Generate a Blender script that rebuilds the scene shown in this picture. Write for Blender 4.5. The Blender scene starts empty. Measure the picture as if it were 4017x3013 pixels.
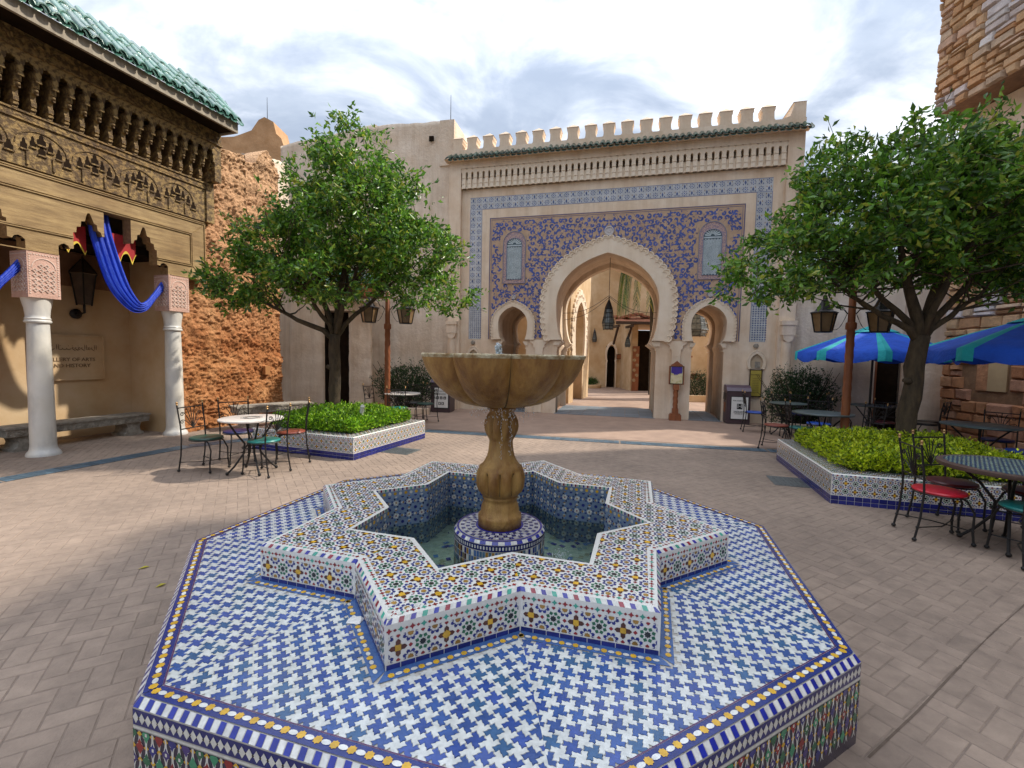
import bpy, math, random
from math import sin, cos, pi, radians as R
from mathutils import Vector, Matrix, noise
random.seed(7)
S = bpy.context.scene
col = S.collection
# ------------------------------------------------------------------ camera, sky, sun, exposure
cam = bpy.data.cameras.new('camera'); camo = bpy.data.objects.new('camera', cam); col.objects.link(camo)
cam.sensor_width = 36; cam.lens = 1773.3/4017*36; cam.clip_end = 2000; cam.clip_start = .05
P_, R_ = .0621, .0190
X_, U_, F_ = Vector((1, 0, 0)), Vector((0, sin(P_), cos(P_))), Vector((0, cos(P_), -sin(P_)))
rt = X_*cos(R_)+U_*sin(R_); up = -X_*sin(R_)+U_*cos(R_)
camo.matrix_world = Matrix(((rt.x, up.x, -F_.x, 0), (rt.y, up.y, -F_.y, 0), (rt.z, up.z, -F_.z, 1.65), (0, 0, 0, 1)))
S.camera = camo
AZ, EL = R(17), R(45.5)
sd = Vector((cos(AZ)*cos(EL), sin(AZ)*cos(EL), sin(EL)))
sl = bpy.data.lights.new('sun', 'SUN'); sl.energy = 2.0; sl.angle = R(1.6); sl.color = (1, .93, .82)
so = bpy.data.objects.new('sun', sl); col.objects.link(so); so.rotation_euler = sd.to_track_quat('Z', 'Y').to_euler(); so.location = (0, 0, 30)
W = bpy.data.worlds.new('World'); S.world = W; W.use_nodes = True
nt = W.node_tree; nt.nodes.clear()
def N(t, **k):
    n = nt.nodes.new(t)
    for a, b in k.items(): setattr(n, a, b)
    return n
out = N('ShaderNodeOutputWorld'); bg = N('ShaderNodeBackground'); sky = N('ShaderNodeTexSky', sky_type='NISHITA', sun_disc=False, sun_elevation=EL, sun_rotation=pi/2-AZ)
tc = N('ShaderNodeTexCoord'); sep = N('ShaderNodeSeparateXYZ'); nt.links.new(tc.outputs['Generated'], sep.inputs[0])
mx = N('ShaderNodeMath', operation='MAXIMUM'); nt.links.new(sep.outputs[2], mx.inputs[0]); mx.inputs[1].default_value = 0
ad = N('ShaderNodeMath', operation='ADD'); nt.links.new(mx.outputs[0], ad.inputs[0]); ad.inputs[1].default_value = .32
dv = N('ShaderNodeVectorMath', operation='DIVIDE'); nt.links.new(tc.outputs['Generated'], dv.inputs[0])
cb = N('ShaderNodeCombineXYZ')
for i in range(3): nt.links.new(ad.outputs[0], cb.inputs[i])
nt.links.new(cb.outputs[0], dv.inputs[1])
mp = N('ShaderNodeMapping'); mp.inputs['Location'].default_value = (3.1, 7.3, 0); mp.inputs['Scale'].default_value = (1.0, 1.5, .6); mp.inputs['Rotation'].default_value = (0, 0, R(-25)); nt.links.new(dv.outputs[0], mp.inputs[0])
def cloud(scale, detail, a, b, ca, cb2, dist=.6):
    n = N('ShaderNodeTexNoise'); n.inputs['Scale'].default_value = scale; n.inputs['Detail'].default_value = detail; n.inputs['Roughness'].default_value = .55; n.inputs['Distortion'].default_value = dist
    nt.links.new(mp.outputs[0], n.inputs['Vector'])
    r = N('ShaderNodeValToRGB'); r.color_ramp.elements[0].position = a; r.color_ramp.elements[1].position = b
    r.color_ramp.elements[0].color = ca; r.color_ramp.elements[1].color = cb2; r.color_ramp.interpolation = 'EASE'
    nt.links.new(n.outputs[0], r.inputs[0]); return r
shade = cloud(2.0, 9, .42, .74, (.30, .345, .42, 1), (.90, .91, .93, 1))
shade2 = cloud(4.5, 7, .35, .7, (.80, .83, .88, 1), (1.05, 1.05, 1.05, 1), .3)
mul = N('ShaderNodeMix', data_type='RGBA', blend_type='MULTIPLY'); mul.inputs[0].default_value = 1
nt.links.new(shade.outputs[0], mul.inputs[6]); nt.links.new(shade2.outputs[0], mul.inputs[7])
cover = cloud(2.1, 8, .575, .68, (1, 1, 1, 1), (.35, .35, .35, 1), .4)
skm = N('ShaderNodeMix', data_type='RGBA', blend_type='MULTIPLY'); skm.inputs[0].default_value = 1; skm.inputs[7].default_value = (.11, .11, .11, 1)
nt.links.new(sky.outputs[0], skm.inputs[6])
mixs = N('ShaderNodeMix', data_type='RGBA'); nt.links.new(cover.outputs[0], mixs.inputs[0]); nt.links.new(skm.outputs[2], mixs.inputs[6]); nt.links.new(mul.outputs[2], mixs.inputs[7])
gr = N('ShaderNodeMapRange'); gr.inputs[3].default_value = .37; gr.inputs[4].default_value = 1.85; nt.links.new(mx.outputs[0], gr.inputs[0])   # overcast skies brighten towards the zenith
gm = N('ShaderNodeMix', data_type='RGBA', blend_type='MULTIPLY'); gm.inputs[0].default_value = 1; nt.links.new(mixs.outputs[2], gm.inputs[6]); nt.links.new(gr.outputs[0], gm.inputs[7])
nt.links.new(gm.outputs[2], bg.inputs[0]); bg.inputs[1].default_value = .80
nt.links.new(bg.outputs[0], out.inputs[0])
S.view_settings.view_transform = 'Standard'; S.view_settings.look = 'None'; S.view_settings.exposure = 1.4; S.view_settings.gamma = 1
S.view_settings.use_curve_mapping = False
S.cycles.max_bounces = 6; S.cycles.use_denoising = True; S.cycles.transparent_max_bounces = 12
S.cycles.caustics_reflective = False; S.cycles.caustics_refractive = False

# ------------------------------------------------------------------ materials
MATS = {}
def mat(name, c1, c2=None, scale=4, rough=.7, bump=0., bscale=40, metal=0, coat=0, attr=False, rnd=0., big=0., trans=0., aniso=(1, 1, 1), spec=.5, wave=None, sharp=(.35, .65), bdist=.02, big_c=None, world=False, streak=0):
    if name in MATS: return MATS[name]
    m = bpy.data.materials.new(name); m.use_nodes = True; t = m.node_tree; b = t.nodes['Principled BSDF']; L = t.links.new
    def nn(ty, **k):
        n = t.nodes.new(ty)
        for a, v in k.items(): setattr(n, a, v)
        return n
    tc = nn('ShaderNodeTexCoord'); mp = nn('ShaderNodeMapping'); mp.inputs['Scale'].default_value = aniso; geo = nn('ShaderNodeNewGeometry'); csrc = geo.outputs['Position'] if world else tc.outputs['Object']; L(csrc, mp.inputs[0])
    def noi(s, d=5, r=.6):
        n = nn('ShaderNodeTexNoise'); n.inputs['Scale'].default_value = s; n.inputs['Detail'].default_value = d; n.inputs['Roughness'].default_value = r; L(mp.outputs[0], n.inputs['Vector']); return n
    c2 = c2 or tuple(x*.8 for x in c1)
    rp = nn('ShaderNodeValToRGB'); rp.color_ramp.elements[0].position, rp.color_ramp.elements[1].position = sharp
    L(noi(scale).outputs[0], rp.inputs[0])
    if attr:
        a = nn('ShaderNodeVertexColor', layer_name='Col')
        rp.color_ramp.elements[0].color = (.82, .82, .82, 1); rp.color_ramp.elements[1].color = (1.1, 1.1, 1.1, 1)
        mm = nn('ShaderNodeMix', data_type='RGBA', blend_type='MULTIPLY'); mm.inputs[0].default_value = 1
        L(a.outputs[0], mm.inputs[6]); L(rp.outputs[0], mm.inputs[7]); src = mm.outputs[2]
    else:
        rp.color_ramp.elements[0].color = (*c1, 1); rp.color_ramp.elements[1].color = (*c2, 1); src = rp.outputs[0]
    if big:
        r2 = nn('ShaderNodeValToRGB'); r2.color_ramp.elements[0].position = .35; r2.color_ramp.elements[1].position = .68
        r2.color_ramp.elements[0].color = (*(big_c or (1-big,)*3), 1); r2.color_ramp.elements[1].color = (1, 1, 1, 1)
        n2 = nn('ShaderNodeTexNoise'); n2.inputs['Scale'].default_value = .9; n2.inputs['Detail'].default_value = 6; n2.inputs['Roughness'].default_value = .62
        L(csrc, n2.inputs['Vector']); L(n2.outputs[0], r2.inputs[0])
        mm = nn('ShaderNodeMix', data_type='RGBA', blend_type='MULTIPLY'); mm.inputs[0].default_value = 1
        L(src, mm.inputs[6]); L(r2.outputs[0], mm.inputs[7]); src = mm.outputs[2]
    if streak:
        m3 = nn('ShaderNodeMapping'); m3.inputs['Scale'].default_value = (2.6, 2.6, .22); L(csrc, m3.inputs[0]); n3 = nn('ShaderNodeTexNoise'); n3.inputs['Scale'].default_value = 1.6; n3.inputs['Detail'].default_value = 7; n3.inputs['Roughness'].default_value = .7; L(m3.outputs[0], n3.inputs['Vector'])
        r3 = nn('ShaderNodeValToRGB'); r3.color_ramp.elements[0].position = .36; r3.color_ramp.elements[1].position = .56; r3.color_ramp.elements[0].color = (1-streak, 1-streak*1.15, 1-streak*1.35, 1); r3.color_ramp.elements[1].color = (1, 1, 1, 1); L(n3.outputs[0], r3.inputs[0])
        mm = nn('ShaderNodeMix', data_type='RGBA', blend_type='MULTIPLY'); mm.inputs[0].default_value = 1; L(src, mm.inputs[6]); L(r3.outputs[0], mm.inputs[7]); src = mm.outputs[2]
    if rnd:
        oi = nn('ShaderNodeObjectInfo'); mr = nn('ShaderNodeMapRange'); mr.inputs[3].default_value = 1-rnd; mr.inputs[4].default_value = 1+rnd
        L(oi.outputs['Random'], mr.inputs[0]); hs = nn('ShaderNodeHueSaturation'); L(mr.outputs[0], hs.inputs['Value']); L(src, hs.inputs['Color']); src = hs.outputs[0]
    L(src, b.inputs['Base Color'])
    b.inputs['Roughness'].default_value = rough; b.inputs['Metallic'].default_value = metal; b.inputs['Specular IOR Level'].default_value = spec
    if coat: b.inputs['Coat Weight'].default_value = coat; b.inputs['Coat Roughness'].default_value = .12
    if bump:
        bp = nn('ShaderNodeBump'); bp.inputs['Strength'].default_value = bump; bp.inputs['Distance'].default_value = bdist
        nb = noi(bscale, 6, .65); h = nb.outputs[0]
        if wave:
            w = nn('ShaderNodeTexWave', wave_type='BANDS', bands_direction=wave[0]); w.inputs['Scale'].default_value = wave[1]; w.inputs['Distortion'].default_value = wave[2]
            L(mp.outputs[0], w.inputs['Vector']); ma = nn('ShaderNodeMath', operation='ADD'); L(h, ma.inputs[0]); L(w.outputs[0], ma.inputs[1]); h = ma.outputs[0]
        L(h, bp.inputs['Height']); L(bp.outputs[0], b.inputs['Normal'])
    if trans:
        tr = nn('ShaderNodeBsdfTranslucent'); L(src, tr.inputs[0]); ms = nn('ShaderNodeMixShader'); ms.inputs[0].default_value = trans
        L(b.outputs[0], ms.inputs[1]); L(tr.outputs[0], ms.inputs[2]); L(ms.outputs[0], t.nodes['Material Output'].inputs[0])
    MATS[name] = m; return m
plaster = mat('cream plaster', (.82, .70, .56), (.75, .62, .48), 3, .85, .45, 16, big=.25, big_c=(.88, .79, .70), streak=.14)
plasterW = mat('pale wall plaster', (.80, .70, .58), (.70, .60, .49), 2.2, .88, .7, 12, big=.3, big_c=(.84, .76, .68), bdist=.03, streak=.16)
plasterG = mat('smooth arch plaster', (.84, .74, .60), (.78, .67, .53), 3, .8, .25, 25, big=.2, big_c=(.9, .83, .76), streak=.08)
plasterY = mat('warm ochre plaster', (.70, .55, .36), (.60, .44, .26), 2, .85, .35, 16, big=.3, big_c=(.8, .7, .58))
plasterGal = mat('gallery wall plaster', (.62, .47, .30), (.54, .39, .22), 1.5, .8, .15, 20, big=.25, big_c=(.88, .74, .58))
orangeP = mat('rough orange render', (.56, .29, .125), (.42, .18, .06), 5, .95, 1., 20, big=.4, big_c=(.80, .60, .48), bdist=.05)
def sunlit_top(m, z0, z1, c):      # paler towards the top: sunlight on the upper wall put into the colour
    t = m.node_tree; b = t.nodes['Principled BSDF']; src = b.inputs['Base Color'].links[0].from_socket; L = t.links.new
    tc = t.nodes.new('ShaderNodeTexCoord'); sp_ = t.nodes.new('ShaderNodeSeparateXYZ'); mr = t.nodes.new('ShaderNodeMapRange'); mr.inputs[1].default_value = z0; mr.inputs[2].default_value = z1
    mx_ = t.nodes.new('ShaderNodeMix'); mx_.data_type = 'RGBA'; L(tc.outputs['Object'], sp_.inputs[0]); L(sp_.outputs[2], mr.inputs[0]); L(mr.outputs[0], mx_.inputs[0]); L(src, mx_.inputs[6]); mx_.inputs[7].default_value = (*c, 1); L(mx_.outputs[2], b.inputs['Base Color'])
sunlit_top(orangeP, 1.8, 6.4, (.64, .40, .23))
stoneM = mat('ashlar stone', attr=True, c1=(1, 1, 1), scale=7, rough=.92, bump=.9, bscale=14, bdist=.03, world=True)
paverM = mat('paving brick clay', (.36, .27, .205), (.285, .212, .162), 9, .85, .35, 60, rnd=.09, big=.2, big_c=(.70, .70, .71), world=True)
paverF = mat('far paving concrete', (.38, .26, .19), (.31, .21, .155), 3, .8, .25, 25, big=.25, big_c=(.8, .8, .82))
mortar = mat('paving joint sand', (.25, .19, .145), (.19, .145, .11), 20, .95)
glaze = mat('glazed tile', attr=True, c1=(1, 1, 1), scale=30, rough=.22, bump=.12, bscale=60, spec=.5, coat=.3, big=.14, big_c=(.86, .84, .79), world=True)
glazeM = mat('matt glazed facade tile', attr=True, c1=(1, 1, 1), scale=6, rough=.5, bump=.1, bscale=40)
grout = mat('mosaic grout', (.55, .52, .47), (.42, .39, .34), 30, .8)
bronze = mat('weathered ochre stone', (.60, .385, .125), (.33, .17, .045), 9, .5, .9, 34, big=.4, big_c=(.62, .50, .34), sharp=(.34, .66), aniso=(1.6, 1.6, .55), streak=.3, bdist=.012)
rimM = mat('limescaled rim', (.62, .55, .36), (.28, .17, .06), 16, .6, .9, 50, sharp=(.4, .62))
wood = mat('carved golden wood', (.47, .325, .14), (.28, .18, .07), 2.4, .62, .35, 18, aniso=(1, 6, 9), big=.35, big_c=(.55, .47, .38))
woodC = mat('carved golden frieze', (.40, .27, .10), (.13, .078, .028), 14, .65, 1., 34, big=.35, big_c=(.62, .52, .42), sharp=(.42, .56), bdist=.03)
dark_recess = mat('dark wood and recess shade', (.022, .013, .007), (.012, .007, .004), 5, .95, spec=.1)  # near-black: shade inside cutouts and recesses is put into this colour
redwood = mat('red brown wood', (.30, .10, .035), (.20, .06, .02), 8, .5, .3, 30, aniso=(1, 1, .2))
doorw = mat('dark door wood', (.06, .03, .015), (.035, .018, .01), 6, .6, .3, 20, aniso=(3, 3, .3))
greenT = mat('green glazed roof tile', (.035, .17, .115), (.10, .16, .125), 8, .22, .3, 30, rnd=.35, coat=.4)
greenD = mat('dark green glazed roof tile', (.018, .075, .046), (.012, .045, .03), 9, .3, .4, 30, rnd=.35, coat=.3)
iron = mat('black wrought iron', (.012, .011, .011), (.02, .017, .015), 20, .42, .3, 80, metal=.3)
lampglass = mat('amber lantern glass', (.25, .16, .08), (.16, .10, .05), 6, .2)
brass = mat('brass finial', (.45, .28, .12), (.35, .2, .08), 20, .35, metal=.7)
marble = mat('white marble column', (.74, .72, .68), (.56, .56, .55), 2.6, .35, .05, 20, aniso=(1, 1, .45), sharp=(.45, .62), big=.15, big_c=(.86, .82, .74))
marbT = mat('table marble', (.72, .68, .62), (.60, .55, .50), 12, .25)
pinkst = mat('pink carved stone', (.60, .38, .30), (.50, .30, .23), 8, .8, .6, 40)
benchst = mat('carved bench stone', (.36, .325, .27), (.21, .185, .15), 14, .85, .8, 30)
bluecl = mat('blue silk cloth', (.01, .06, .55), (.008, .035, .38), 5, .5, .5, 9, spec=.5, aniso=(2, 2, .5), bdist=.04)
redcl = mat('red cloth', (.42, .012, .015), (.30, .008, .01), 5, .7)
yelcl = mat('yellow trim', (.75, .55, .06), (.6, .42, .04), 8, .7)
bark = mat('citrus bark', (.085, .058, .03), (.035, .024, .013), 14, .9, 1, 25, aniso=(1, 1, .35))
leafM = mat('citrus leaf', attr=True, c1=(1, 1, 1), scale=2, rough=.33, trans=.45, spec=.6)
leafG = mat('groundcover leaf', attr=True, c1=(1, 1, 1), scale=2, rough=.5, trans=.3)
earth = mat('planting soil', (.05, .035, .02), (.03, .02, .012), 12, .95)
binM = mat('brown bin metal', (.075, .045, .05), (.06, .035, .04), 5, .45)
white = mat('white print', (.75, .74, .70), (.70, .69, .66), 5, .5)
black = mat('black print', (.015, .015, .015), (.012, .012, .012), 5, .5)
slateM = mat('blue slate slab', (.17, .20, .23), (.12, .15, .175), 4, .6, .3, 30, rnd=.12)
stripM = mat('blue floor tile', (.075, .13, .17), (.05, .09, .13), 6, .4, .2, 30, rnd=.25)
goldpl = mat('gold plaque', (.42, .33, .06), (.35, .27, .045), 5, .4)
umbB = mat('royal blue canvas', (.015, .11, .68), (.012, .08, .54), 5, .8, .5, 5, trans=.15, bdist=.08)
umbT = mat('turquoise canvas', (.02, .46, .48), (.015, .36, .40), 5, .8, .5, 5, trans=.15, bdist=.08)
coverM = mat('iron drain cover', (.11, .12, .12), (.07, .08, .08), 20, .5, .4, 60)
foam = mat('water foam', (.88, .9, .9), (.72, .76, .78), 40, .15, .6, 60, trans=.5)
def water_mat():
    m = bpy.data.materials.new('pool water'); m.use_nodes = True; t = m.node_tree; t.nodes.clear(); L = t.links.new
    o = t.nodes.new('ShaderNodeOutputMaterial'); g = t.nodes.new('ShaderNodeBsdfGlossy'); g.inputs['Roughness'].default_value = .03
    tr = t.nodes.new('ShaderNodeBsdfTransparent'); tr.inputs[0].default_value = (.72, .86, .84, 1)
    f = t.nodes.new('ShaderNodeFresnel'); f.inputs[0].default_value = 1.45; ms = t.nodes.new('ShaderNodeMixShader')
    n = t.nodes.new('ShaderNodeTexNoise'); n.inputs['Scale'].default_value = 16; n.inputs['Detail'].default_value = 4
    b = t.nodes.new('ShaderNodeBump'); b.inputs['Strength'].default_value = .55; b.inputs['Distance'].default_value = .02
    tcn = t.nodes.new('ShaderNodeTexCoord'); L(tcn.outputs['Object'], n.inputs[0]); L(n.outputs[0], b.inputs['Height'])
    L(b.outputs[0], g.inputs['Normal']); L(b.outputs[0], f.inputs['Normal']); L(f.outputs[0], ms.inputs[0]); L(tr.outputs[0], ms.inputs[1]); L(g.outputs[0], ms.inputs[2]); L(ms.outputs[0], o.inputs[0])
    return m
waterM = water_mat()

# ------------------------------------------------------------------ mesh builder
class MB:
    def __init__(s): s.v = []; s.f = []; s.mi = []; s.c = []; s.M = None
    def add(s, vs, fs, mi=0, c=(1, 1, 1)):
        k = len(s.v)
        if s.M is not None: vs = [s.M @ Vector(p) for p in vs]
        s.v += [tuple(p) for p in vs]
        for f in fs: s.f.append([i+k for i in f]); s.mi.append(mi); s.c.append(c)
    def box(s, x0, x1, y0, y1, z0, z1, mi=0, c=(1, 1, 1)):
        s.add([(x0, y0, z0), (x1, y0, z0), (x1, y1, z0), (x0, y1, z0), (x0, y0, z1), (x1, y0, z1), (x1, y1, z1), (x0, y1, z1)],
              [(0, 3, 2, 1), (4, 5, 6, 7), (0, 1, 5, 4), (1, 2, 6, 5), (2, 3, 7, 6), (3, 0, 4, 7)], mi, c)
    def prism(s, poly, y0, y1, mi=0, c=(1, 1, 1), back=True):      # poly in (x,z), extruded along y; y0 is the front
        n = len(poly); vs = [(x, y0, z) for x, z in poly]+[(x, y1, z) for x, z in poly]
        fs = [list(range(n))]+([list(range(2*n-1, n-1, -1))] if back else [])+[[i, n+i, n+(i+1) % n, (i+1) % n] for i in range(n)]
        s.add(vs, fs, mi, c)
    def prismz(s, poly, z0, z1, mi=0, c=(1, 1, 1), bot=True):
        n = len(poly); vs = [(x, y, z0) for x, y in poly]+[(x, y, z1) for x, y in poly]
        s.add(vs, ([list(range(n-1, -1, -1))] if bot else [])+[list(range(n, 2*n))]+[[i, (i+1) % n, n+(i+1) % n, n+i] for i in range(n)], mi, c)
    def tube(s, pts, r, n=6, mi=0, c=(1, 1, 1), caps=True):
        pts = [Vector(p) for p in pts]; m = len(pts); rr = r if hasattr(r, '__len__') else [r]*m
        ref = None; vs = []
        for i, p in enumerate(pts):
            d = (pts[min(i+1, m-1)]-pts[max(i-1, 0)])
            if d.length < 1e-9: d = Vector((0, 0, 1))
            d.normalize()
            if ref is None: ref = d.orthogonal().normalized()
            ref = (ref-d*ref.dot(d))
            if ref.length < 1e-6: ref = d.orthogonal()
            ref.normalize(); q = d.cross(ref)
            vs += [p+(ref*cos(2*pi*k/n)+q*sin(2*pi*k/n))*rr[i] for k in range(n)]
        fs = [[i*n+k, i*n+(k+1) % n, (i+1)*n+(k+1) % n, (i+1)*n+k] for i in range(m-1) for k in range(n)]
        if caps: fs += [list(range(n-1, -1, -1)), [(m-1)*n+k for k in range(n)]]
        s.add(vs, fs, mi, c)
    def lathe(s, prof, n=24, cx=0, cy=0, fn=None, mi=0, c=(1, 1, 1), caps=True):
        vs = []
        for r, z in prof:
            for k in range(n):
                a = 2*pi*k/n; q = r*(fn(a, z) if fn else 1); vs.append((cx+q*cos(a), cy+q*sin(a), z))
        m = len(prof)
        fs = [[i*n+k, i*n+(k+1) % n, (i+1)*n+(k+1) % n, (i+1)*n+k] for i in range(m-1) for k in range(n)]
        if caps: fs += [list(range(n-1, -1, -1)), [(m-1)*n+k for k in range(n)]]
        s.add(vs, fs, mi, c)
    def ball(s, p, r, n=8, mi=0, sz=1, c=(1, 1, 1)):
        s.lathe([(r*sin(pi*i/6)+1e-4, p[2]-r*sz*cos(pi*i/6)) for i in range(7)], n, p[0], p[1], None, mi, c, False)
    def build(s, name, mats, parent=None, smooth=False, loc=None, rot=None, **props):
        me = bpy.data.meshes.new(name); me.from_pydata(s.v, [], s.f); mats = mats if isinstance(mats, (list, tuple)) else [mats]
        for m in mats: me.materials.append(m)
        if len(mats) > 1: me.polygons.foreach_set('material_index', s.mi)
        ca = me.color_attributes.new('Col', 'FLOAT_COLOR', 'CORNER'); buf = []
        for f, c in zip(s.f, s.c): buf += [c[0], c[1], c[2], 1.]*len(f)
        if len(buf) == len(ca.data)*4: ca.data.foreach_set('color', buf)
        if smooth:
            me.polygons.foreach_set('use_smooth', [True]*len(me.polygons))
            if smooth != 2:
                try: me.set_sharp_from_angle(angle=R(40))
                except Exception: pass
        o = bpy.data.objects.new(name, me); col.objects.link(o)
        if parent: o.parent = parent
        if loc: o.location = loc
        if rot is not None: o.rotation_euler = (0, 0, rot)
        for k, v in props.items(): o[k] = v
        return o
def thing(name, label, cat, loc=(0, 0, 0), rz=0, group=None):
    o = bpy.data.objects.new(name, None); col.objects.link(o); o.location = loc; o.rotation_euler = (0, 0, rz); o.empty_display_size = .1
    o['label'] = label; o['category'] = cat
    if group: o['group'] = group
    return o
def dup(o, parent=None):
    c = o.copy(); col.objects.link(c)
    if parent: c.parent = parent
    for ch in list(o.children): dup(ch, c)
    return c
def inst(src, parent, M=None, loc=None, rz=0, scale=None):
    c = src.copy(); col.objects.link(c); c.parent = parent
    if M is not None: c.matrix_local = M
    else:
        c.location = loc or (0, 0, 0); c.rotation_euler = (0, 0, rz)
    if scale: c.scale = scale
    return c
def tag(o, label, cat, group=None):
    o['label'] = label; o['category'] = cat
    if group: o['group'] = group
    return o
def holed(name, outer, holes, depth, m, parent, y=0, **props):     # plate in x,z with holes, front at y
    cu = bpy.data.curves.new('tmp', 'CURVE'); cu.dimensions = '2D'; cu.fill_mode = 'BOTH'; cu.extrude = depth/2
    for pl in [outer]+holes:
        sp = cu.splines.new('POLY'); sp.points.add(len(pl)-1)
        for i, (a, b) in enumerate(pl): sp.points[i].co = (a, b, 0, 1)
        sp.use_cyclic_u = True
    oc = bpy.data.objects.new('tmp', cu); col.objects.link(oc); dg = bpy.context.evaluated_depsgraph_get()
    me = bpy.data.meshes.new_from_object(oc.evaluated_get(dg)); bpy.data.objects.remove(oc)
    me.transform(Matrix(((1, 0, 0, 0), (0, 0, 1, y+depth/2), (0, 1, 0, 0), (0, 0, 0, 1)))); me.flip_normals()
    me.materials.clear(); me.materials.append(m); me.name = name
    o = bpy.data.objects.new(name, me); col.objects.link(o)
    if parent: o.parent = parent
    for k, v in props.items(): o[k] = v
    return o

# ------------------------------------------------------------------ 2D pattern tools
def clip(poly, reg):        # Sutherland-Hodgman against a convex CCW region
    for i in range(len(reg)):
        ax, ay = reg[i]; bx, by = reg[(i+1) % len(reg)]; o = []
        d = [(bx-ax)*(p[1]-ay)-(by-ay)*(p[0]-ax) for p in poly]
        if all(q >= -1e-9 for q in d): continue
        for k in range(len(poly)):
            p, q = poly[k], poly[(k+1) % len(poly)]; dp, dq = d[k], d[(k+1) % len(poly)]
            if dp >= 0: o.append(p)
            if (dp > 0 > dq) or (dp < 0 < dq):
                t = dp/(dp-dq); o.append((p[0]+(q[0]-p[0])*t, p[1]+(q[1]-p[1])*t))
        poly = o
        if len(poly) < 3: return None
    a = sum(poly[i][0]*poly[(i+1) % len(poly)][1]-poly[(i+1) % len(poly)][0]*poly[i][1] for i in range(len(poly)))
    return poly if abs(a) > 1e-6 else None
def bb(reg):
    return min(p[0] for p in reg), min(p[1] for p in reg), max(p[0] for p in reg), max(p[1] for p in reg)
def star(cx, cy, r, n=8, k=.62, rot=0):
    return [(cx+(r if i % 2 == 0 else r*k)*cos(rot+i*pi/n), cy+(r if i % 2 == 0 else r*k)*sin(rot+i*pi/n)) for i in range(2*n)]
def rect(cx, cy, w, h, rot=0):
    return [(cx+x*cos(rot)-y*sin(rot), cy+x*sin(rot)+y*cos(rot)) for x, y in ((-w/2, -h/2), (w/2, -h/2), (w/2, h/2), (-w/2, h/2))]
def dia(cx, cy, w, h, rot=0):
    return [(cx+x*cos(rot)-y*sin(rot), cy+x*sin(rot)+y*cos(rot)) for x, y in ((-w/2, 0), (0, -h/2), (w/2, 0), (0, h/2))]
NAVY, WHT, YEL, OCH, GRN, RED, BRN, BLK, SKY = (.02, .03, .22), (.72, .72, .68), (.72, .42, .03), (.36, .20, .04), (.02, .14, .07), (.28, .02, .025), (.09, .025, .012), (.015, .018, .02), (.09, .19, .44)
TEAL = (.06, .36, .27)
def jit(c, a=.18):
    k = 1+random.uniform(-a, a); return tuple(x*k for x in c)
def zellige(reg, cell=.084, ox=0, oy=0, blue=False):
    x0, y0, x1, y1 = bb(reg); out = []
    for i in range(int((x0-ox)/cell)-1, int((x1-ox)/cell)+2):
        for j in range(int((y0-oy)/cell)-1, int((y1-oy)/cell)+2):
            cx, cy = ox+i*cell, oy+j*cell; P = []
            flower = (i+j) % 2 == 0
            if blue:
                for k in range(8):
                    a = k*pi/4+pi/8; P.append((dia(cx+.30*cell*cos(a), cy+.30*cell*sin(a), .26*cell, .15*cell, a), [NAVY, SKY, (.02, .03, .09), (.03, .07, .24)][k % 4]))
                    P.append((dia(cx+.15*cell*cos(a), cy+.15*cell*sin(a), .22*cell, .13*cell, a), WHT))
                P.append((star(cx, cy, .08*cell), RED if flower else OCH))
                for k in range(4):
                    a = k*pi/2; P.append((dia(cx+.46*cell*cos(a), cy+.46*cell*sin(a), .16*cell, .22*cell, a), OCH if flower else WHT))
                P.append((star(cx+cell/2, cy+cell/2, .15*cell, 8, .7), NAVY))
            elif flower:
                for k in range(4):
                    a = k*pi/2; u, w = cos(a), sin(a)
                    P.append(([(cx+u*.12*cell-w*.10*cell, cy+w*.12*cell+u*.10*cell), (cx+u*.27*cell-w*.10*cell, cy+w*.27*cell+u*.10*cell), (cx+u*.37*cell, cy+w*.37*cell), (cx+u*.27*cell+w*.10*cell, cy+w*.27*cell-u*.10*cell), (cx+u*.12*cell+w*.10*cell, cy+w*.12*cell-u*.10*cell)][::-1], BRN))
                P.append((star(cx, cy, .19*cell, 8, .76), YEL))
            else:
                P.append((star(cx, cy, .15*cell, 8, .72), BLK))
                for k in range(8): a = k*pi/4+pi/8; P.append((rect(cx+.255*cell*cos(a), cy+.255*cell*sin(a), .135*cell, .135*cell, a+pi/4), GRN))
            if not blue:
                for k in range(2):
                    a = k*pi/2; P.append((dia(cx+.5*cell*cos(a), cy+.5*cell*sin(a), .19*cell, .19*cell), RED))
                P.append((star(cx+cell/2, cy+cell/2, .14*cell, 8, .76), OCH))
                for k in range(8):
                    a = k*pi/4+pi/8; q0 = .17*cell; q1 = .35*cell; hw_ = .075*cell; ca_, sa_ = cos(a), sin(a); P.append(([(cx+cell/2+u*ca_-v*sa_, cy+cell/2+u*sa_+v*ca_) for u, v in ((q0+.05*cell, 0), (q0, -hw_), (q1-.06*cell, -hw_), (q1, 0), (q1-.06*cell, hw_), (q0, hw_))], NAVY))
            out += P
    return out
def bands(L, z0, z1, cols, w):      # repeated upright bricks along x from 0..L
    n = max(2, round(L/w)); w = L/n
    return [([(i*w+.0015, z0), ((i+1)*w-.0015, z0), ((i+1)*w-.0015, z1), (i*w+.0015, z1)], cols[i % len(cols)]) for i in range(n)]
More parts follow.
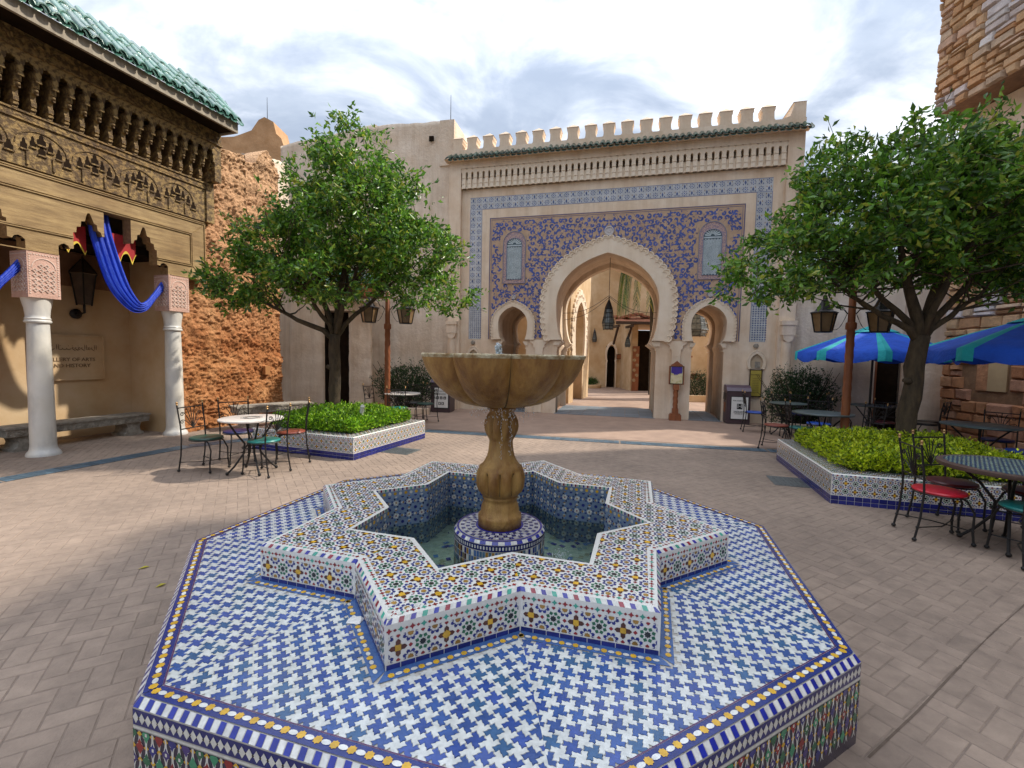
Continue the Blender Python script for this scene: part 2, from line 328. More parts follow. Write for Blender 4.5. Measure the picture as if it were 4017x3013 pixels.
def lay(mb, polys, reg, org, U, V, lift=.0015, jt=.18):
    Nn = U.cross(V); x0, y0, x1, y1 = bb(reg)
    for p, c in polys:
        if max(q[0] for q in p) < x0 or min(q[0] for q in p) > x1 or max(q[1] for q in p) < y0 or min(q[1] for q in p) > y1: continue
        q = clip(p, reg)
        if not q: continue
        l = lift+random.uniform(0, .0004)
        mb.add([org+U*a+V*b+Nn*l for a, b in q], [list(range(len(q)))], 0, jit(c, jt))

# ------------------------------------------------------------------ ground and paving
g = MB(); g.add([(-60, -30, 0), (60, -30, 0), (60, 80, 0), (-60, 80, 0)], [(0, 1, 2, 3)])
ground = g.build('ground', mortar, kind='structure')
FX, FY = -.068, 3.114
strip = [(-7.6, 1.2), (-6.6, 4.2), (-6.24, 5.43), (-5.47, 7.62), (-4.3, 8.9), (-1.83, 9.6), (2.13, 8.7), (4.7, 8.17), (7.5, 7.4), (9.6, 6.2)]
def inside_strip(x, y):
    for (ax, ay), (bx, by) in zip(strip, strip[1:]):
        if ax <= x < bx or (x >= 9.6): return y < ay+(by-ay)*(x-ax)/max(bx-ax, 1e-6)
    return x < 9.6 and x > -7.6
pv = MB(); pv.prismz([(-14, 9.9), (-1.8, 9.9), (2.2, 9.0), (4.8, 8.45), (14, 6.2), (24, 14), (16, 45), (-6, 45), (-14, 30)], -.02, .012, bot=False)
pv.build('court_paving', paverF, kind='structure')
paving = bpy.data.objects.new('paving', None); col.objects.link(paving); paving['kind'] = 'structure'
js = MB(); js.add([(-9.6, -.2, .0082), (10, -.2, .0082), (10, 10.7, .0082), (-9.6, 10.7, .0082)], [(0, 1, 2, 3)]); js.build('joint_sand', mat('pale joint sand', (.24, .18, .14), (.18, .135, .105), 14, .95), paving)
bw, ct, st_ = .102, cos(R(31)), sin(R(31))
def brick(mb, cx, cy, L, Wd, a, h, c=(1, 1, 1)):
    g_ = .0018; hx, hy = L/2-g_, Wd/2-g_; e = .004
    def q(dx, dy, z): return (cx+dx*cos(a)-dy*sin(a), cy+dx*sin(a)+dy*cos(a), z)
    vs = [q(x, y, .0) for x, y in ((-hx, -hy), (hx, -hy), (hx, hy), (-hx, hy))]+[q(x, y, h-e) for x, y in ((-hx, -hy), (hx, -hy), (hx, hy), (-hx, hy))]+[q(x, y, h) for x, y in ((-hx+e, -hy+e), (hx-e, -hy+e), (hx-e, hy-e), (-hx+e, hy-e))]
    fs = [(0, 1, 5, 4), (1, 2, 6, 5), (2, 3, 7, 6), (3, 0, 4, 7), (4, 5, 9, 8), (5, 6, 10, 9), (6, 7, 11, 10), (7, 4, 8, 11), (8, 9, 10, 11)]
    mb.add(vs, fs, 0, c)
bm0 = MB(); brick(bm0, 0, 0, 2*bw, bw, 0, .011); bproto = bm0.build('paving_brick', paverM, paving)
def in_fountain(x, y): return math.hypot(x-FX, y-FY) < 1.84
def in_sq(x, y, cx, cy, h, a):
    dx, dy = x-cx, y-cy; return abs(dx*cos(a)+dy*sin(a)) < h and abs(-dx*sin(a)+dy*cos(a)) < h
def vis(x, y): return y > .9 and abs(x) < y*1.16+.2
bl = []
for i in range(-150, 150):
    for j in range(-150, 150):
        v = (i-j) % 4
        if v == 0: lx, ly, r_ = (i+1)*bw, (j+.5)*bw, 0
        elif v == 3: lx, ly, r_ = (i+.5)*bw, (j+1)*bw, pi/2
        else: continue
        x, y = lx*ct-ly*st_+.03, lx*st_+ly*ct+4.0
        if not (-9.3 < x < 9.9 and .2 < y < 10.6): continue
        if in_fountain(x, y) or y > 9.9+max(0, -(x+1.8)*0) and x < -1.8: continue
        if x >= -1.8 and not inside_strip(x, y): continue
        if in_sq(x, y, -3.02, 8.15, .95, R(-20)) or in_sq(x, y, 5.2, 5.95, 1.05, R(-17)): continue
        bl.append((math.hypot(x, y)+(0 if vis(x, y) else 50), x, y, r_+R(31)))
bl.sort(); stuff = MB()
for k, (d, x, y, a) in enumerate(bl):
    if k < 300:
        o = bproto if k == 0 else inst(bproto, paving)
        o.location = (x, y, random.uniform(-.001, .001)); o.rotation_euler = (random.gauss(0, .004), random.gauss(0, .004), a)
    else: brick(stuff, x, y, 2*bw, bw, a, .011+random.uniform(-.001, .001))
sp = stuff.build('distant_paving_brick', mat('paving brick clay joined', (.36, .27, .205), (.285, .212, .162), 9, .85, .35, 60, big=.2, big_c=(.70, .70, .71), world=True), paving); sp['kind'] = 'stuff'
# the blue tile line, in three courses of small tiles
sb = MB(); seg = [(Vector(a), Vector(b)) for a, b in zip(strip, strip[1:])]
tl = MB(); tl.box(-.045, .045, -.045, .045, 0, .006); tproto = tl.build('strip_tile', stripM, paving); nt_ = 0
cand = []
for a, b in seg:
    d = (b-a); L = d.length; d.normalize(); n_ = Vector((-d.y, d.x))
    for i in range(int(L/.096)):
        for r_ in (-1, 0, 1):
            p = a+d*(i+.5)*.096+n_*r_*.096; cand.append((p.length, p, math.atan2(d.y, d.x)))
cand = [c for c in cand if not in_sq(c[1].x, c[1].y, -3.02, 8.15, 1.02, R(-20)) and not in_sq(c[1].x, c[1].y, 5.2, 5.95, 1.1, R(-17)) and vis(c[1].x, c[1].y)]
cand.sort(key=lambda c: c[0]); far = MB(); bed = MB()
for a, b in seg:
    d = (b-a).normalized(); n_ = Vector((-d.y, d.x))*.15; bed.add([(*(a-n_), .0135), (*(b-n_), .0135), (*(b+n_), .0135), (*(a+n_), .0135)], [(0, 1, 2, 3)])
bed.build('strip_bed', mortar, paving)
for k, (_, p, a) in enumerate(cand):
    if k < 240:
        o = tproto if k == 0 else inst(tproto, paving); o.location = (p.x, p.y, .012); o.rotation_euler = (0, 0, a)
    else:
        far.M = Matrix.Translation((p.x, p.y, .012)) @ Matrix.Rotation(a, 4, 'Z'); far.box(-.044, .044, -.044, .044, 0, .006)
o = far.build('distant_strip_tile', stripM, paving); o['kind'] = 'stuff'
m = MB(); random.seed(2); pc_ = [Vector((1.51, 1.78, .0128)), Vector((1.95, 2.04, .0128)), Vector((2.48, 2.37, .0128)), Vector((2.95, 2.66, .0128)), Vector((3.45, 2.95, .0128)), Vector((3.9, 3.22, .0128))]
for a, b in zip(pc_, pc_[1:]):
    n_ = Vector((-(b-a).y, (b-a).x, 0)).normalized()*random.uniform(.0025, .005); m.add([a-n_, b-n_, b+n_, a+n_], [(0, 1, 2, 3)])
m.build('expansion_crack', mat('dirt filled crack', (.14, .10, .075), (.10, .07, .05), 20, .95), paving)
def cover(x, y, a, w, h, lab):
    m = MB(); m.box(-w/2, w/2, -h/2, h/2, 0, .017)
    for i in range(7): m.box(-w/2+.03, w/2-.03, -h/2+.04+i*(h-.08)/7, -h/2+.04+i*(h-.08)/7+.02, .017, .021)
    tag(m.build('drain_cover', coverM, None, loc=(x, y, 0), rot=a), lab, 'drain cover', 'drain covers in the paving')
cover(-1.85, 7.55, R(-20), .5, .45, 'dark rectangular cover in the paving beside the left planter corner')
cover(3.78, 6.07, R(73), .5, .42, 'dark rectangular cover in the paving beside the right planter side')
for (x, y, lab) in ((-2.73, 3.29, 'larger yellow fallen leaf on the bricks left of the fountain'), (-2.41, 3.04, 'smaller curled yellow leaf on the bricks close to the fountain edge')):
    m = MB(); m.add([(-.035, 0, .014), (-.01, -.018, .022), (.035, 0, .016), (0, .02, .024), (0, 0, .013)], [(0, 1, 4), (1, 2, 4), (2, 3, 4), (3, 0, 4)], 0, (.5, .42, .03))
    tag(m.build('fallen_leaf', leafG, None, loc=(x, y, 0), rot=.4+x), lab, 'leaf')

# ------------------------------------------------------------------ the tiled fountain
fo = thing('tiled_fountain', 'blue and white tiled octagonal fountain with star basin and brown stone bowl', 'fountain', (FX, FY, 0))
RO, ZO, RT, RN, ZS, RI = 2.0204, .401, 1.470, 1.137, .603, .994; ROT = .111; RIN = RI*.765
A0 = lambda k: -pi/2+ROT+k*pi/4
def pol(r, a): return Vector((r*cos(a), r*sin(a), 0))
octv = [pol(RO, A0(k)) for k in range(8)]
ch = .022
body = MB(); o1 = [v*(1-.0) for v in octv]; o2 = [pol(RO-ch, A0(k)) for k in range(8)]
vs = [(v.x, v.y, 0) for v in o1]+[(v.x, v.y, ZO-ch*1.2) for v in o1]+[(v.x, v.y, ZO) for v in o2]
hole = [pol(RI*1.0 if i % 2 else RIN, A0(0)+i*pi/8) for i in range(16)]
body.add(vs, [[k, (k+1) % 8, 8+(k+1) % 8, 8+k] for k in range(8)]+[[8+k, 8+(k+1) % 8, 16+(k+1) % 8, 16+k] for k in range(8)])
# platform top as 8 trapezia from octagon edge to a ring hidden under the bench
ring = [pol(1.09, A0(k)) for k in range(8)]
body.add([(v.x, v.y, ZO) for v in o2]+[(v.x, v.y, ZO) for v in ring], [[k, (k+1) % 8, 8+(k+1) % 8, 8+k] for k in range(8)])
plat = body.build('octagonal_platform', grout, fo)
# houndstooth star tiles
cz = .0475
edge = [(0, 0), (.13, .03), (.28, .27), (.44, .02), (.5, 0), (.56, -.02), (.72, -.27), (.87, -.03), (1, 0)]
def cellpoly(g=.03):
    out = []
    for k in range(4):
        a = k*pi/2; sgn = 1
        for (t, h) in edge[:-1]:
            x, y = -.5+t, -.5+h*sgn; out.append((x*cos(a)-y*sin(a), x*sin(a)+y*cos(a)))
    return out
cp = cellpoly()
def tile_shape(par):
    p = cp      # every side is a half-turn symmetric zigzag, so one shape interlocks with itself
    k = .985 if par == 0 else .93
    return [(x*cz*k, y*cz*k) for x, y in p]
ROTT = ROT+R(8)
inr = RO*cos(pi/8)
def oct_in(x, y, m=0):  # distance inside the octagon edge
    return min(inr-m-(x*cos(A0(k)+pi/8)+y*sin(A0(k)+pi/8)) for k in range(8))
starw = [pol((RT if i % 2 else RN)+.0, A0(0)+i*pi/8) for i in range(16)]
def in_star(x, y, m=0):
    r = math.hypot(x, y); a = (math.atan2(y, x)-A0(0)) % (pi/4)
    a = min(a, pi/4-a)     # 0 at notch, pi/8 at tip
    n_, t_ = Vector((RN+m, 0)), Vector(((RT+m*2)*cos(pi/8), (RT+m*2)*sin(pi/8)))
    p = Vector((r*cos(a), r*sin(a))); d = t_-n_
    return d.x*(p.y-n_.y)-d.y*(p.x-n_.x) > 0
reg_in = [tuple(pol(RO-.086/cos(pi/8), A0(k)).xy) for k in range(8)]
tw, tb = [], []
RIN_ = RO-.086/cos(pi/8); ap_ = RIN_*cos(pi/8)
wedge = [[tuple(pol(RIN_, A0(k)).xy), tuple(pol(RIN_, A0(k+1)).xy), (0, 0)] for k in range(8)]
for k in range(8):
    am = A0(k)+pi/8; ex_, ey_ = -sin(am), cos(am); nx_, ny_ = cos(am), sin(am); half_ = RIN_*sin(pi/8)
    for i in range(-18, 19):
        for j in range(0, 26):
            lx = (i+.5)*cz; ly = ap_-(j+.5)*cz; x, y = ex_*lx+nx_*ly, ey_*lx+ny_*ly
            hw_ = half_*ly/ap_
            if abs(lx) > hw_+.035 or in_star(x, y, .055): continue
            full = abs(lx) < hw_-.040 and j > 0 and not in_star(x, y, .075)
            (tw if (i+j) % 2 == 0 else tb).append((math.hypot(x+FX, y+FY)+(0 if (y+FY > 1.0 and full) else 40), x, y, full, am+pi/2, k))
tw.sort(); tb.sort(); mos = MB()
BLU = [(.03, .075, .30), (.035, .10, .33), (.05, .10, .36), (.035, .085, .28), (.04, .12, .27)]
for lst, par, nm in ((tw, 0, 'white_star_tile'), (tb, 1, 'blue_star_tile')):
    sh = tile_shape(par)
    protos = []
    for v in range(5):
        c = jit((.66, .68, .66), .05) if par == 0 else BLU[v]; m = MB()
        top = [(x*.97, y*.97, .004) for x, y in sh]; m.add([(x, y, 0) for x, y in sh]+top, [list(range(len(sh), 2*len(sh)))]+[[i, (i+1) % len(sh), len(sh)+(i+1) % len(sh), len(sh)+i] for i in range(len(sh))], 0, c)
        me_o = m.build(nm, glaze, plat); protos.append(me_o)
    used = [False]*5
    for k, (d, x, y, full, ta, sec) in enumerate(lst):
        v = random.randrange(5) if k > 4 else k
        if k < 300 and full:
            o = protos[v] if not used[v] else inst(protos[v], plat); used[v] = True
            o.location = (x, y, ZO); o.rotation_euler = (random.gauss(0, .008), random.gauss(0, .008), ta)
        else:
            c = jit((.66, .68, .66), .06) if par == 0 else BLU[v]
            q = [(x+a*cos(ta)-b*sin(ta), y+a*sin(ta)+b*cos(ta)) for a, b in sh]
            q = clip(q, wedge[sec])
            if q: mos.add([(a, b, ZO+.003) for a, b in q], [list(range(len(q)))], 0, c)
# border: navy band with yellow stars and white ovals, plus nosing stripes and side mosaic, on each of 8 sides
for k in range(8):
    a, b = octv[k], octv[(k+1) % 8]; L = (b-a).length; U = (b-a).normalized(); V = Vector((-U.y, U.x, 0)); org = a+Vector((0, 0, ZO))
    wv = math.tan(pi/8)
    reg = [(ch*wv+.002, ch), (L-ch*wv-.002, ch), (L-.085*wv-.002, .085), (.085*wv+.002, .085)]
    P = [([(0, .024), (L, .024), (L, .079), (0, .079)], (.015, .03, .19)), ([(0, .0805), (L, .0805), (L, .085), (0, .085)], (.10, .02, .12))]
    lay(mos, P, reg, org, U, V, .0042, .1)
    P = []; n = 47; w = (L-.05)/n
    for i in range(n):
        cx = .025+(i+.5)*w
        P.append((star(cx, .052, .0165, 8, .8), YEL) if i % 2 == 0 else ([(cx+.0175*cos(t*pi/5), .052+.010*sin(t*pi/5)) for t in range(10)], (.75, .76, .74)))
    lay(mos, P, reg, org, U, V, .0056, .08)
    # nosing on the chamfer
    Vn = (V*ch+Vector((0, 0, ch*1.2))).normalized(); ln = math.hypot(ch, ch*1.2); og = a+Vector((0, 0, ZO-ch*1.2))
    lay(mos, bands(L, .001, ln, [(.015, .03, .33), (.76, .76, .73)], .027), [(0, 0), (L, 0), (L-ch*wv, ln), (ch*wv, ln)], og, U, Vn, .0015, .15)
    # side face: zigzag band then a lattice of ovals
    Z = Vector((0, 0, 1)); og = a.copy(); H = ZO-ch*1.2; reg = [(0, 0), (L, 0), (L, H), (0, H)]
    P = [([(0, H-.062), (L, H-.062), (L, H-.004), (0, H-.004)], (.015, .025, .17)), ([(0, H-.075), (L, H-.075), (L, H-.066), (0, H-.066)], WHT)]
    P.append(([(0, 0), (L, 0), (L, H-.079), (0, H-.079)], (.03, .025, .06)))
    lay(mos, P, reg, og, U, Z, .0012, .05)
    P = []; n = 52; w = L/n
    for i in range(n):
        cx = (i+.5)*w; P += [(dia(cx, H-.033, w*.98, .042), WHT), (dia(cx+w/2, H-.033, w*.35, .014), BLK)]
    zc = H-.079; cw = .062; chh = .078
    for i in range(-1, int(L/cw)+2):
        for j in range(5):
            cx, cy = i*cw+(j % 2)*cw/2, zc-.01-j*chh*.62
            cc = [GRN, (.05, .3, .16), RED, NAVY, (.06, .04, .2)][(i+j*2) % 5]
            P.append((dia(cx, cy, cw*.62, chh*.8), cc)); P.append((rect(cx, cy, .009, .012), WHT)); P.append((star(cx+cw/2, cy, .012, 4, .7), YEL))
            for sx in (-1, 1):
                for t in range(6):
                    t0, t1 = t*pi/6, (t+1)*pi/6; f = lambda u, r_: (cx+sx*(cw*.25+r_*sin(u)*cw*.30), cy-cos(u)*chh*.52)
                    q = [f(t0, 1), f(t1, 1), f(t1, .62), f(t0, .62)]; P.append((q if sx < 0 else q[::-1], WHT))
    P = [(q if sum(q[i][0]*q[(i+1) % len(q)][1]-q[(i+1) % len(q)][0]*q[i][1] for i in range(len(q))) > 0 else q[::-1], c) for q, c in P]
    lay(mos, P[:2*n], reg, og, U, Z, .0022, .06); lay(mos, P[2*n:], [(0, 0), (L, 0), (L, zc), (0, zc)], og, U, Z, .0022, .1)
o = mos.build('platform_mosaic', glaze, plat); o['kind'] = 'stuff'
# star bench
sbm = MB(); C2 = .016
bo = [pol(RT if i % 2 else RN, A0(0)+i*pi/8) for i in range(16)]
bc = [v*(1-.018/v.length) for v in bo]
bi = [pol(RI if i % 2 else RIN, A0(0)+i*pi/8) for i in range(16)]
rings = [([*bo], ZO-.01), ([*bo], ZS-C2), ([*bc], ZS), ([*bi], ZS), ([*bi], .12)]
vs = [(v.x, v.y, z) for ring_, z in rings for v in ring_]
sbm.add(vs, [[r*16+i, r*16+(i+1) % 16, (r+1)*16+(i+1) % 16, (r+1)*16+i] for r in range(4) for i in range(16)])
bench = sbm.build('star_bench', mat('pale mosaic ground', (.74, .73, .68), (.68, .67, .62), 25, .3, coat=.2), fo)
bmz = MB(); Z = Vector((0, 0, 1))
for i in range(16):
    a, b = bo[i], bo[(i+1) % 16]; L = (b-a).length; U = (b-a).normalized(); V = Vector((-U.y, U.x, 0))
    # outer side
    H = ZS-ZO-C2; og = a+Z*ZO; reg = [(0.004, 0), (L-.004, 0), (L-.004, H), (.004, H)]
    P = bands(L, .001, .024, [(.02, .03, .2)], .06); lay(bmz, P, reg, og, U, Z, .0015, .2)
    n = max(1, round(L/.106)); cell = L/n
    P = zellige([(0, .03), (L, .03), (L, .140), (0, .140)], cell, cell/2, .085)
    lay(bmz, P, [(.012, .030), (L-.012, .030), (L-.012, .140), (.012, .140)], og, U, Z, .0015)
    P = []
    for q in range(int(L/.0235)):
        cx = .014+q*.0235; P.append((dia(cx, .160, .016, .013), RED) if q % 2 else (star(cx, .160, .0135, 4, .5), [RED, TEAL][(q//2) % 2]))
    lay(bmz, P, reg, og, U, Z, .0015)
    # top nosing, alternating coloured stripes
    a2, b2 = bc[i], bc[(i+1) % 16]; L2 = (b2-a2).length; U2 = (b2-a2).normalized()
    og2 = a+Z*(ZS-C2); d_ = ((a2+b2)/2-(a+b)/2); Vn = (d_+Z*C2); hh = Vn.length; Vn.normalize()
    p0 = (a2+Z*ZS-og2).dot(U), hh; p1 = (b2+Z*ZS-og2).dot(U), hh
    P = bands(L, .001, hh, [(.03, .04, .33), WHT, (.30, .03, .05), WHT, (.05, .04, .3), WHT, TEAL, WHT], .024)
    Ng_ = U.cross(Vn); lay(bmz, P, [(0, 0), (L, 0), p1, p0], og2, U, Vn, .0015, .15)
    # bench top: one quadrilateral from outer edge to pit edge
    q = [a2, b2, bi[(i+1) % 16], bi[i]]; reg = [tuple(p.xy) for p in q]
    ca = math.atan2(U.y, U.x); org = a2.copy()
    lr = [((p-org).dot(U), (p-org).dot(V)) for p in q]
    P = zellige(lr, .100, .04, .100)
    inner = [lr[0], lr[1], lr[2], lr[3]]
    # keep a plain margin along both long edges
    def shrink(r_, m1, m2):
        (x0, y0), (x1, y1), (x2, y2), (x3, y3) = r_; f = lambda pa, pb, t: (pa[0]+(pb[0]-pa[0])*t, pa[1]+(pb[1]-pa[1])*t)
        w = math.hypot(x3-x0, y3-y0); w2 = math.hypot(x2-x1, y2-y1)
        return [f(r_[0], r_[3], m1/w), f(r_[1], r_[2], m1/w2), f(r_[1], r_[2], 1-m2/w2), f(r_[0], r_[3], 1-m2/w)]
    lay(bmz, P, shrink(lr, .052, .03), org+Z*ZS, U, V, .0015)
    P = []
    for t in range(int(L2/.0235)):
        cx = .014+t*.0235; P.append((dia(cx, .026, .016, .013), RED) if t % 2 else (star(cx, .026, .0135, 4, .5), [RED, TEAL][(t//2) % 2]))
    lay(bmz, P, shrink(lr, .008, .2), org+Z*ZS, U, V, .0015)
    # pit wall (faces the centre)
    a3, b3 = bi[(i+1) % 16], bi[i]; L3 = (b3-a3).length; U3 = (b3-a3).normalized(); og3 = a3+Z*.12; H3 = ZS-.12
    reg = [(0, 0), (L3, 0), (L3, H3), (0, H3)]
    P = [([(0, 0), (L3, 0), (L3, H3-.022), (0, H3-.022)], (.20, .28, .42))]; lay(bmz, P, reg, og3, U3, Z, .001)
    lay(bmz, bands(L3, H3-.02, H3, [(.03, .04, .33), WHT, (.25, .03, .05), WHT, TEAL, WHT], .0165), reg, og3, U3, Z, .002)
    P = [(star((t+.5)*.042, H3-.042, .014, 8, .8), YEL if t % 2 else WHT) for t in range(int(L3/.042)+1)]; lay(bmz, P, reg, og3, U3, Z, .002)
    n = max(1, round(L3/.105)); cell = L3/n
    lay(bmz, zellige([(0, 0), (L3, H3-.065), (L3, 0)], cell, cell/2, H3-.065-cell/2, True), [(0, 0), (L3, 0), (L3, H3-.066), (0, H3-.066)], og3, U3, Z, .002)
for i in range(16):
    a, b = bo[i], bo[(i+1) % 16]; U = (b-a).normalized(); V = Vector((U.y, -U.x, 0)); L = (b-a).length; Wd = .058
    tipa = i % 2 == 1; ea = .06*math.tan(R(22.5)) * (1.9 if tipa else -1.9); eb = .06*math.tan(R(22.5)) * (-1.9 if tipa else 1.9)
    p = [a+V*.001, b+V*.001, b+V*Wd+U*eb*.9, a+V*Wd-U*ea*.9]; fb = lambda q, z: (q.x, q.y, z)
    bmz.add([fb(q, ZO+.0035+.0002*(i % 2)) for q in p][::-1], [(0, 1, 2, 3)], 0, (.06, .14, .36))
    n_ = int(L/.031)
    for t in range(n_+1):
        c_ = a+U*(L*(t+.5)/(n_+1))+V*.036
        sh_ = star(0, 0, .0145, 8, .8) if t % 2 == 0 else [(.014*cos(k*pi/5), .009*sin(k*pi/5)) for k in range(10)]
        bmz.add([(c_.x+U.x*x+V.x*y, c_.y+U.y*x+V.y*y, ZO+.0050) for x, y in sh_][::-1], [list(range(len(sh_)))], 0, jit(YEL if t % 2 == 0 else WHT, .1))
o = bmz.build('bench_mosaic', glaze, bench); o['kind'] = 'stuff'
# broken corner patch: white hexagon tiles at the near left tip
tip = bo[15]; dirn = tip.normalized(); sdv = Vector((-dirn.y, dirn.x, 0))
for t in range(7):
    p = tip-dirn*.028+sdv*(t-3)*.021*(1)+(-dirn)*abs(t-3)*.021*1.9
    pts = [(p.x+.011*cos(q*pi/3), p.y+.011*sin(q*pi/3)) for q in range(6)]; bk = MB(); bk.prismz(pts, ZS-.004, ZS+.004, 0, (.72, .72, .68)); bk.build('patch_tile', glaze, bench)
# pit floor, water, drum
pf = MB(); pf.prismz([tuple(v.xy) for v in [p*1.0 for p in bi]], .10, .124, 0, (.42, .46, .38)); 
for t in range(420):
    r_ = random.uniform(.3, .95); a = random.uniform(0, 2*pi); x, y = r_*cos(a), r_*sin(a)
    pf.add([(x+p, y+q, .127+t*1e-6) for p, q in rect(0, 0, .05, .035, a*3)], [(0, 1, 2, 3)], 0, random.choice([SKY, (.2, .28, .3), (.45, .48, .4), (.3, .3, .2), NAVY]))
pf.build('pit_floor', glaze, fo)
wt = MB(); wt.add([(v.x*.998, v.y*.998, .30) for v in bi], [list(range(16))]); wt.build('pool_water', waterM, fo)
dr = MB(); dr.lathe([(.315, .12), (.315, .445), (.302, .462), (.0, .466)], 64, caps=False); drum = dr.build('drum', grout, fo, smooth=True)
dm = MB(); nU = 96
for k in range(nU):
    a0, a1 = 2*pi*k/nU, 2*pi*(k+1)/nU; d0, d1 = pol(1, a0), pol(1, a1)
    def q4(r0, z0, r1, z1, c, g_=.06):
        e0, e1 = pol(1, a0+(a1-a0)*g_), pol(1, a1-(a1-a0)*g_); dm.add([e0*r0+Z*z0, e1*r0+Z*z0, e1*r1+Z*z1, e0*r1+Z*z1], [(0, 1, 2, 3)], 0, jit(c, .2))
    if k % 2 == 0:
        a1s = a1; 
    q4(.317, .447, .303, .465, (.03, .04, .33) if (k//2) % 2 else WHT, 0)
    q4(.318, .405, .318, .444, (.015, .02, .14), 0)
    q4(.3188, .414, .3188, .435, WHT, .25)
    for j in range(6):
        z0 = .15+j*.042; q4(.3175, z0, .3175, z0+.038, random.choice([SKY, OCH, NAVY, WHT, BRN, (.2, .16, .08), (.1, .2, .3)]), .1)
    q4(.298, .4665, .285, .4675, (.03, .03, .3), 0)
    for j in range(3):
        rr = .272-.036*j; q4(rr, .468, rr-.026, .4685, NAVY if (k//2+j) % 2 == 0 else (.62, .62, .66), .08)
    q4(.168, .469, .152, .4695, (.03, .03, .3), 0)
o = dm.build('drum_mosaic', glaze, drum); o['kind'] = 'stuff'
def lobes(n, d, ph=0, p=.55): return lambda a: 1-d*(1-abs(sin(n*(a-ph)/2))**p)
PH10 = 6*2*pi/120; L10 = lobes(10, .22, PH10, .7)
pe = MB()
prof = [(.150, .466), (.152, .53), (.150, .545), (.135, .555), (.131, .60), (.119, .635), (.116, .655), (.122, .662), (.124, .675), (.118, .682), (.128, .690), (.150, .705), (.166, .74), (.171, .785), (.168, .83), (.158, .86), (.150, .868), (.150, .885), (.128, .90), (.112, .925), (.097, .955), (.088, .99), (.083, 1.04), (.082, 1.065), (.088, 1.078), (.098, 1.095), (.115, 1.13), (.121, 1.165), (.115, 1.205), (.100, 1.24), (.083, 1.262), (.080, 1.27), (.097, 1.277), (.099, 1.292), (.085, 1.30), (.085, 1.32)]
def pf_(a, z):
    w = max(0, min(1, (z-.69)/.03))*max(0, min(1, (.865-z)/.02)) + max(0, min(1, (z-1.09)/.02))*max(0, min(1, (1.26-z)/.03))
    nz = 1+.012*noise.noise(Vector((cos(a)*4, sin(a)*4, z*12)))
    return (1+(L10(a)-1)*min(1, w))*nz
pe.lathe(prof, 120, fn=pf_); pe.build('stone_pedestal', bronze, fo, smooth=2)
PH8 = round((A0(0)+.03)/(2*pi/192))*(2*pi/192); bo8 = lobes(8, .17, PH8, .55)
bw_ = MB()
outer = [(.06, 1.300), (.17, 1.306), (.215, 1.313), (.27, 1.327), (.33, 1.352), (.39, 1.388), (.44, 1.428), (.485, 1.478), (.52, 1.530), (.543, 1.58), (.552, 1.608), (.561, 1.634)]
def bf(a, z):
    t = max(0, min(1, (1.68-z)/.03)); n3 = noise.noise(Vector((cos(a)*5, sin(a)*5, z*14)))
    return bo8(a)*(1+.007*n3)
bw_.lathe(outer, 192, fn=bf, caps=False); 
bw_.lathe([(.561, 1.634), (.566, 1.645), (.569, 1.652), (.563, 1.660), (.545, 1.660), (.535, 1.650), (.50, 1.60), (.3, 1.52), (.001, 1.5)], 192, fn=lambda a, z: bo8(a)*(1+.006*noise.noise(Vector((cos(a)*14, sin(a)*14, z*3)))), mi=1, caps=False)
bowl = bw_.build('lobed_bowl', [bronze, rimM], fo, smooth=2)
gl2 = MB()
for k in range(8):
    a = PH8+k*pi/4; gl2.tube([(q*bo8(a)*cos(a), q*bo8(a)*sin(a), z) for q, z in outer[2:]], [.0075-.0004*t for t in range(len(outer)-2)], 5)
gl2.build('groove_line', mat('dark groove brown', (.075, .04, .012), (.12, .085, .03), 20, .8), bowl)  # dark brown lines laid along the bowl grooves
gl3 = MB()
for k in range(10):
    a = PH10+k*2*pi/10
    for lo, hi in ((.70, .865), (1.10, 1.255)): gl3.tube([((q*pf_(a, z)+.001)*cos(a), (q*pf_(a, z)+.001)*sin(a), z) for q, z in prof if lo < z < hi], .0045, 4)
gl3.build('pedestal_groove_line', MATS['dark groove brown'], fo)['kind'] = 'stuff'  # same dark brown lines between the pedestal lobes
w2 = MB(); w2.lathe([(.538, 1.651), (.001, 1.6515)], 96, fn=lambda a, z: bo8(a), caps=False); w2.build('bowl_water', waterM, fo)
jt_ = MB()
for k in range(60):
    h = random.random(); r_ = .024*(1-.35*h)*random.random()**.5; a = random.uniform(0, 2*pi)
    jt_.ball((-.03+r_*cos(a), r_*sin(a), 1.655+h*.075), random.uniform(.005, .011), 6)
for k in range(50):
    a = random.uniform(0, 2*pi); r_ = random.uniform(.02, .09); jt_.ball((-.03+r_*cos(a), r_*sin(a), 1.653+random.random()*.006), random.uniform(.003, .007), 5)
jt_.build('water_jet', foam, fo, smooth=True)
dp = MB()
def stream(a, r0, z0, z1, n, jtr=.004):
    p = pol(r0, a)
    for k in range(n):
        t = (k+random.random())/n; dp.ball((p.x+random.gauss(0, jtr), p.y+random.gauss(0, jtr), z0+(z1-z0)*t), random.uniform(.0012, .0026), 5, sz=2.4)
stream(A0(0)+.12-.2, .118, 1.30, .95, 34); stream(A0(0)+.45, .125, 1.30, .98, 46, .006)
for k in range(70):
    a = A0(0)+random.uniform(-1.2, 1.3); stream(a, random.uniform(.17, .24), 1.31, 1.31-random.uniform(.01, .14), 2, .008)
for k in range(60): a = random.uniform(0, 2*pi); r_ = random.uniform(.34, .5); dp.ball((.42+.1*cos(a)*random.random(), -.1+.1*sin(a)*random.random(), .302), .004, 5)
dp.build('falling_drops', foam, fo, smooth=True)['kind'] = 'stuff'
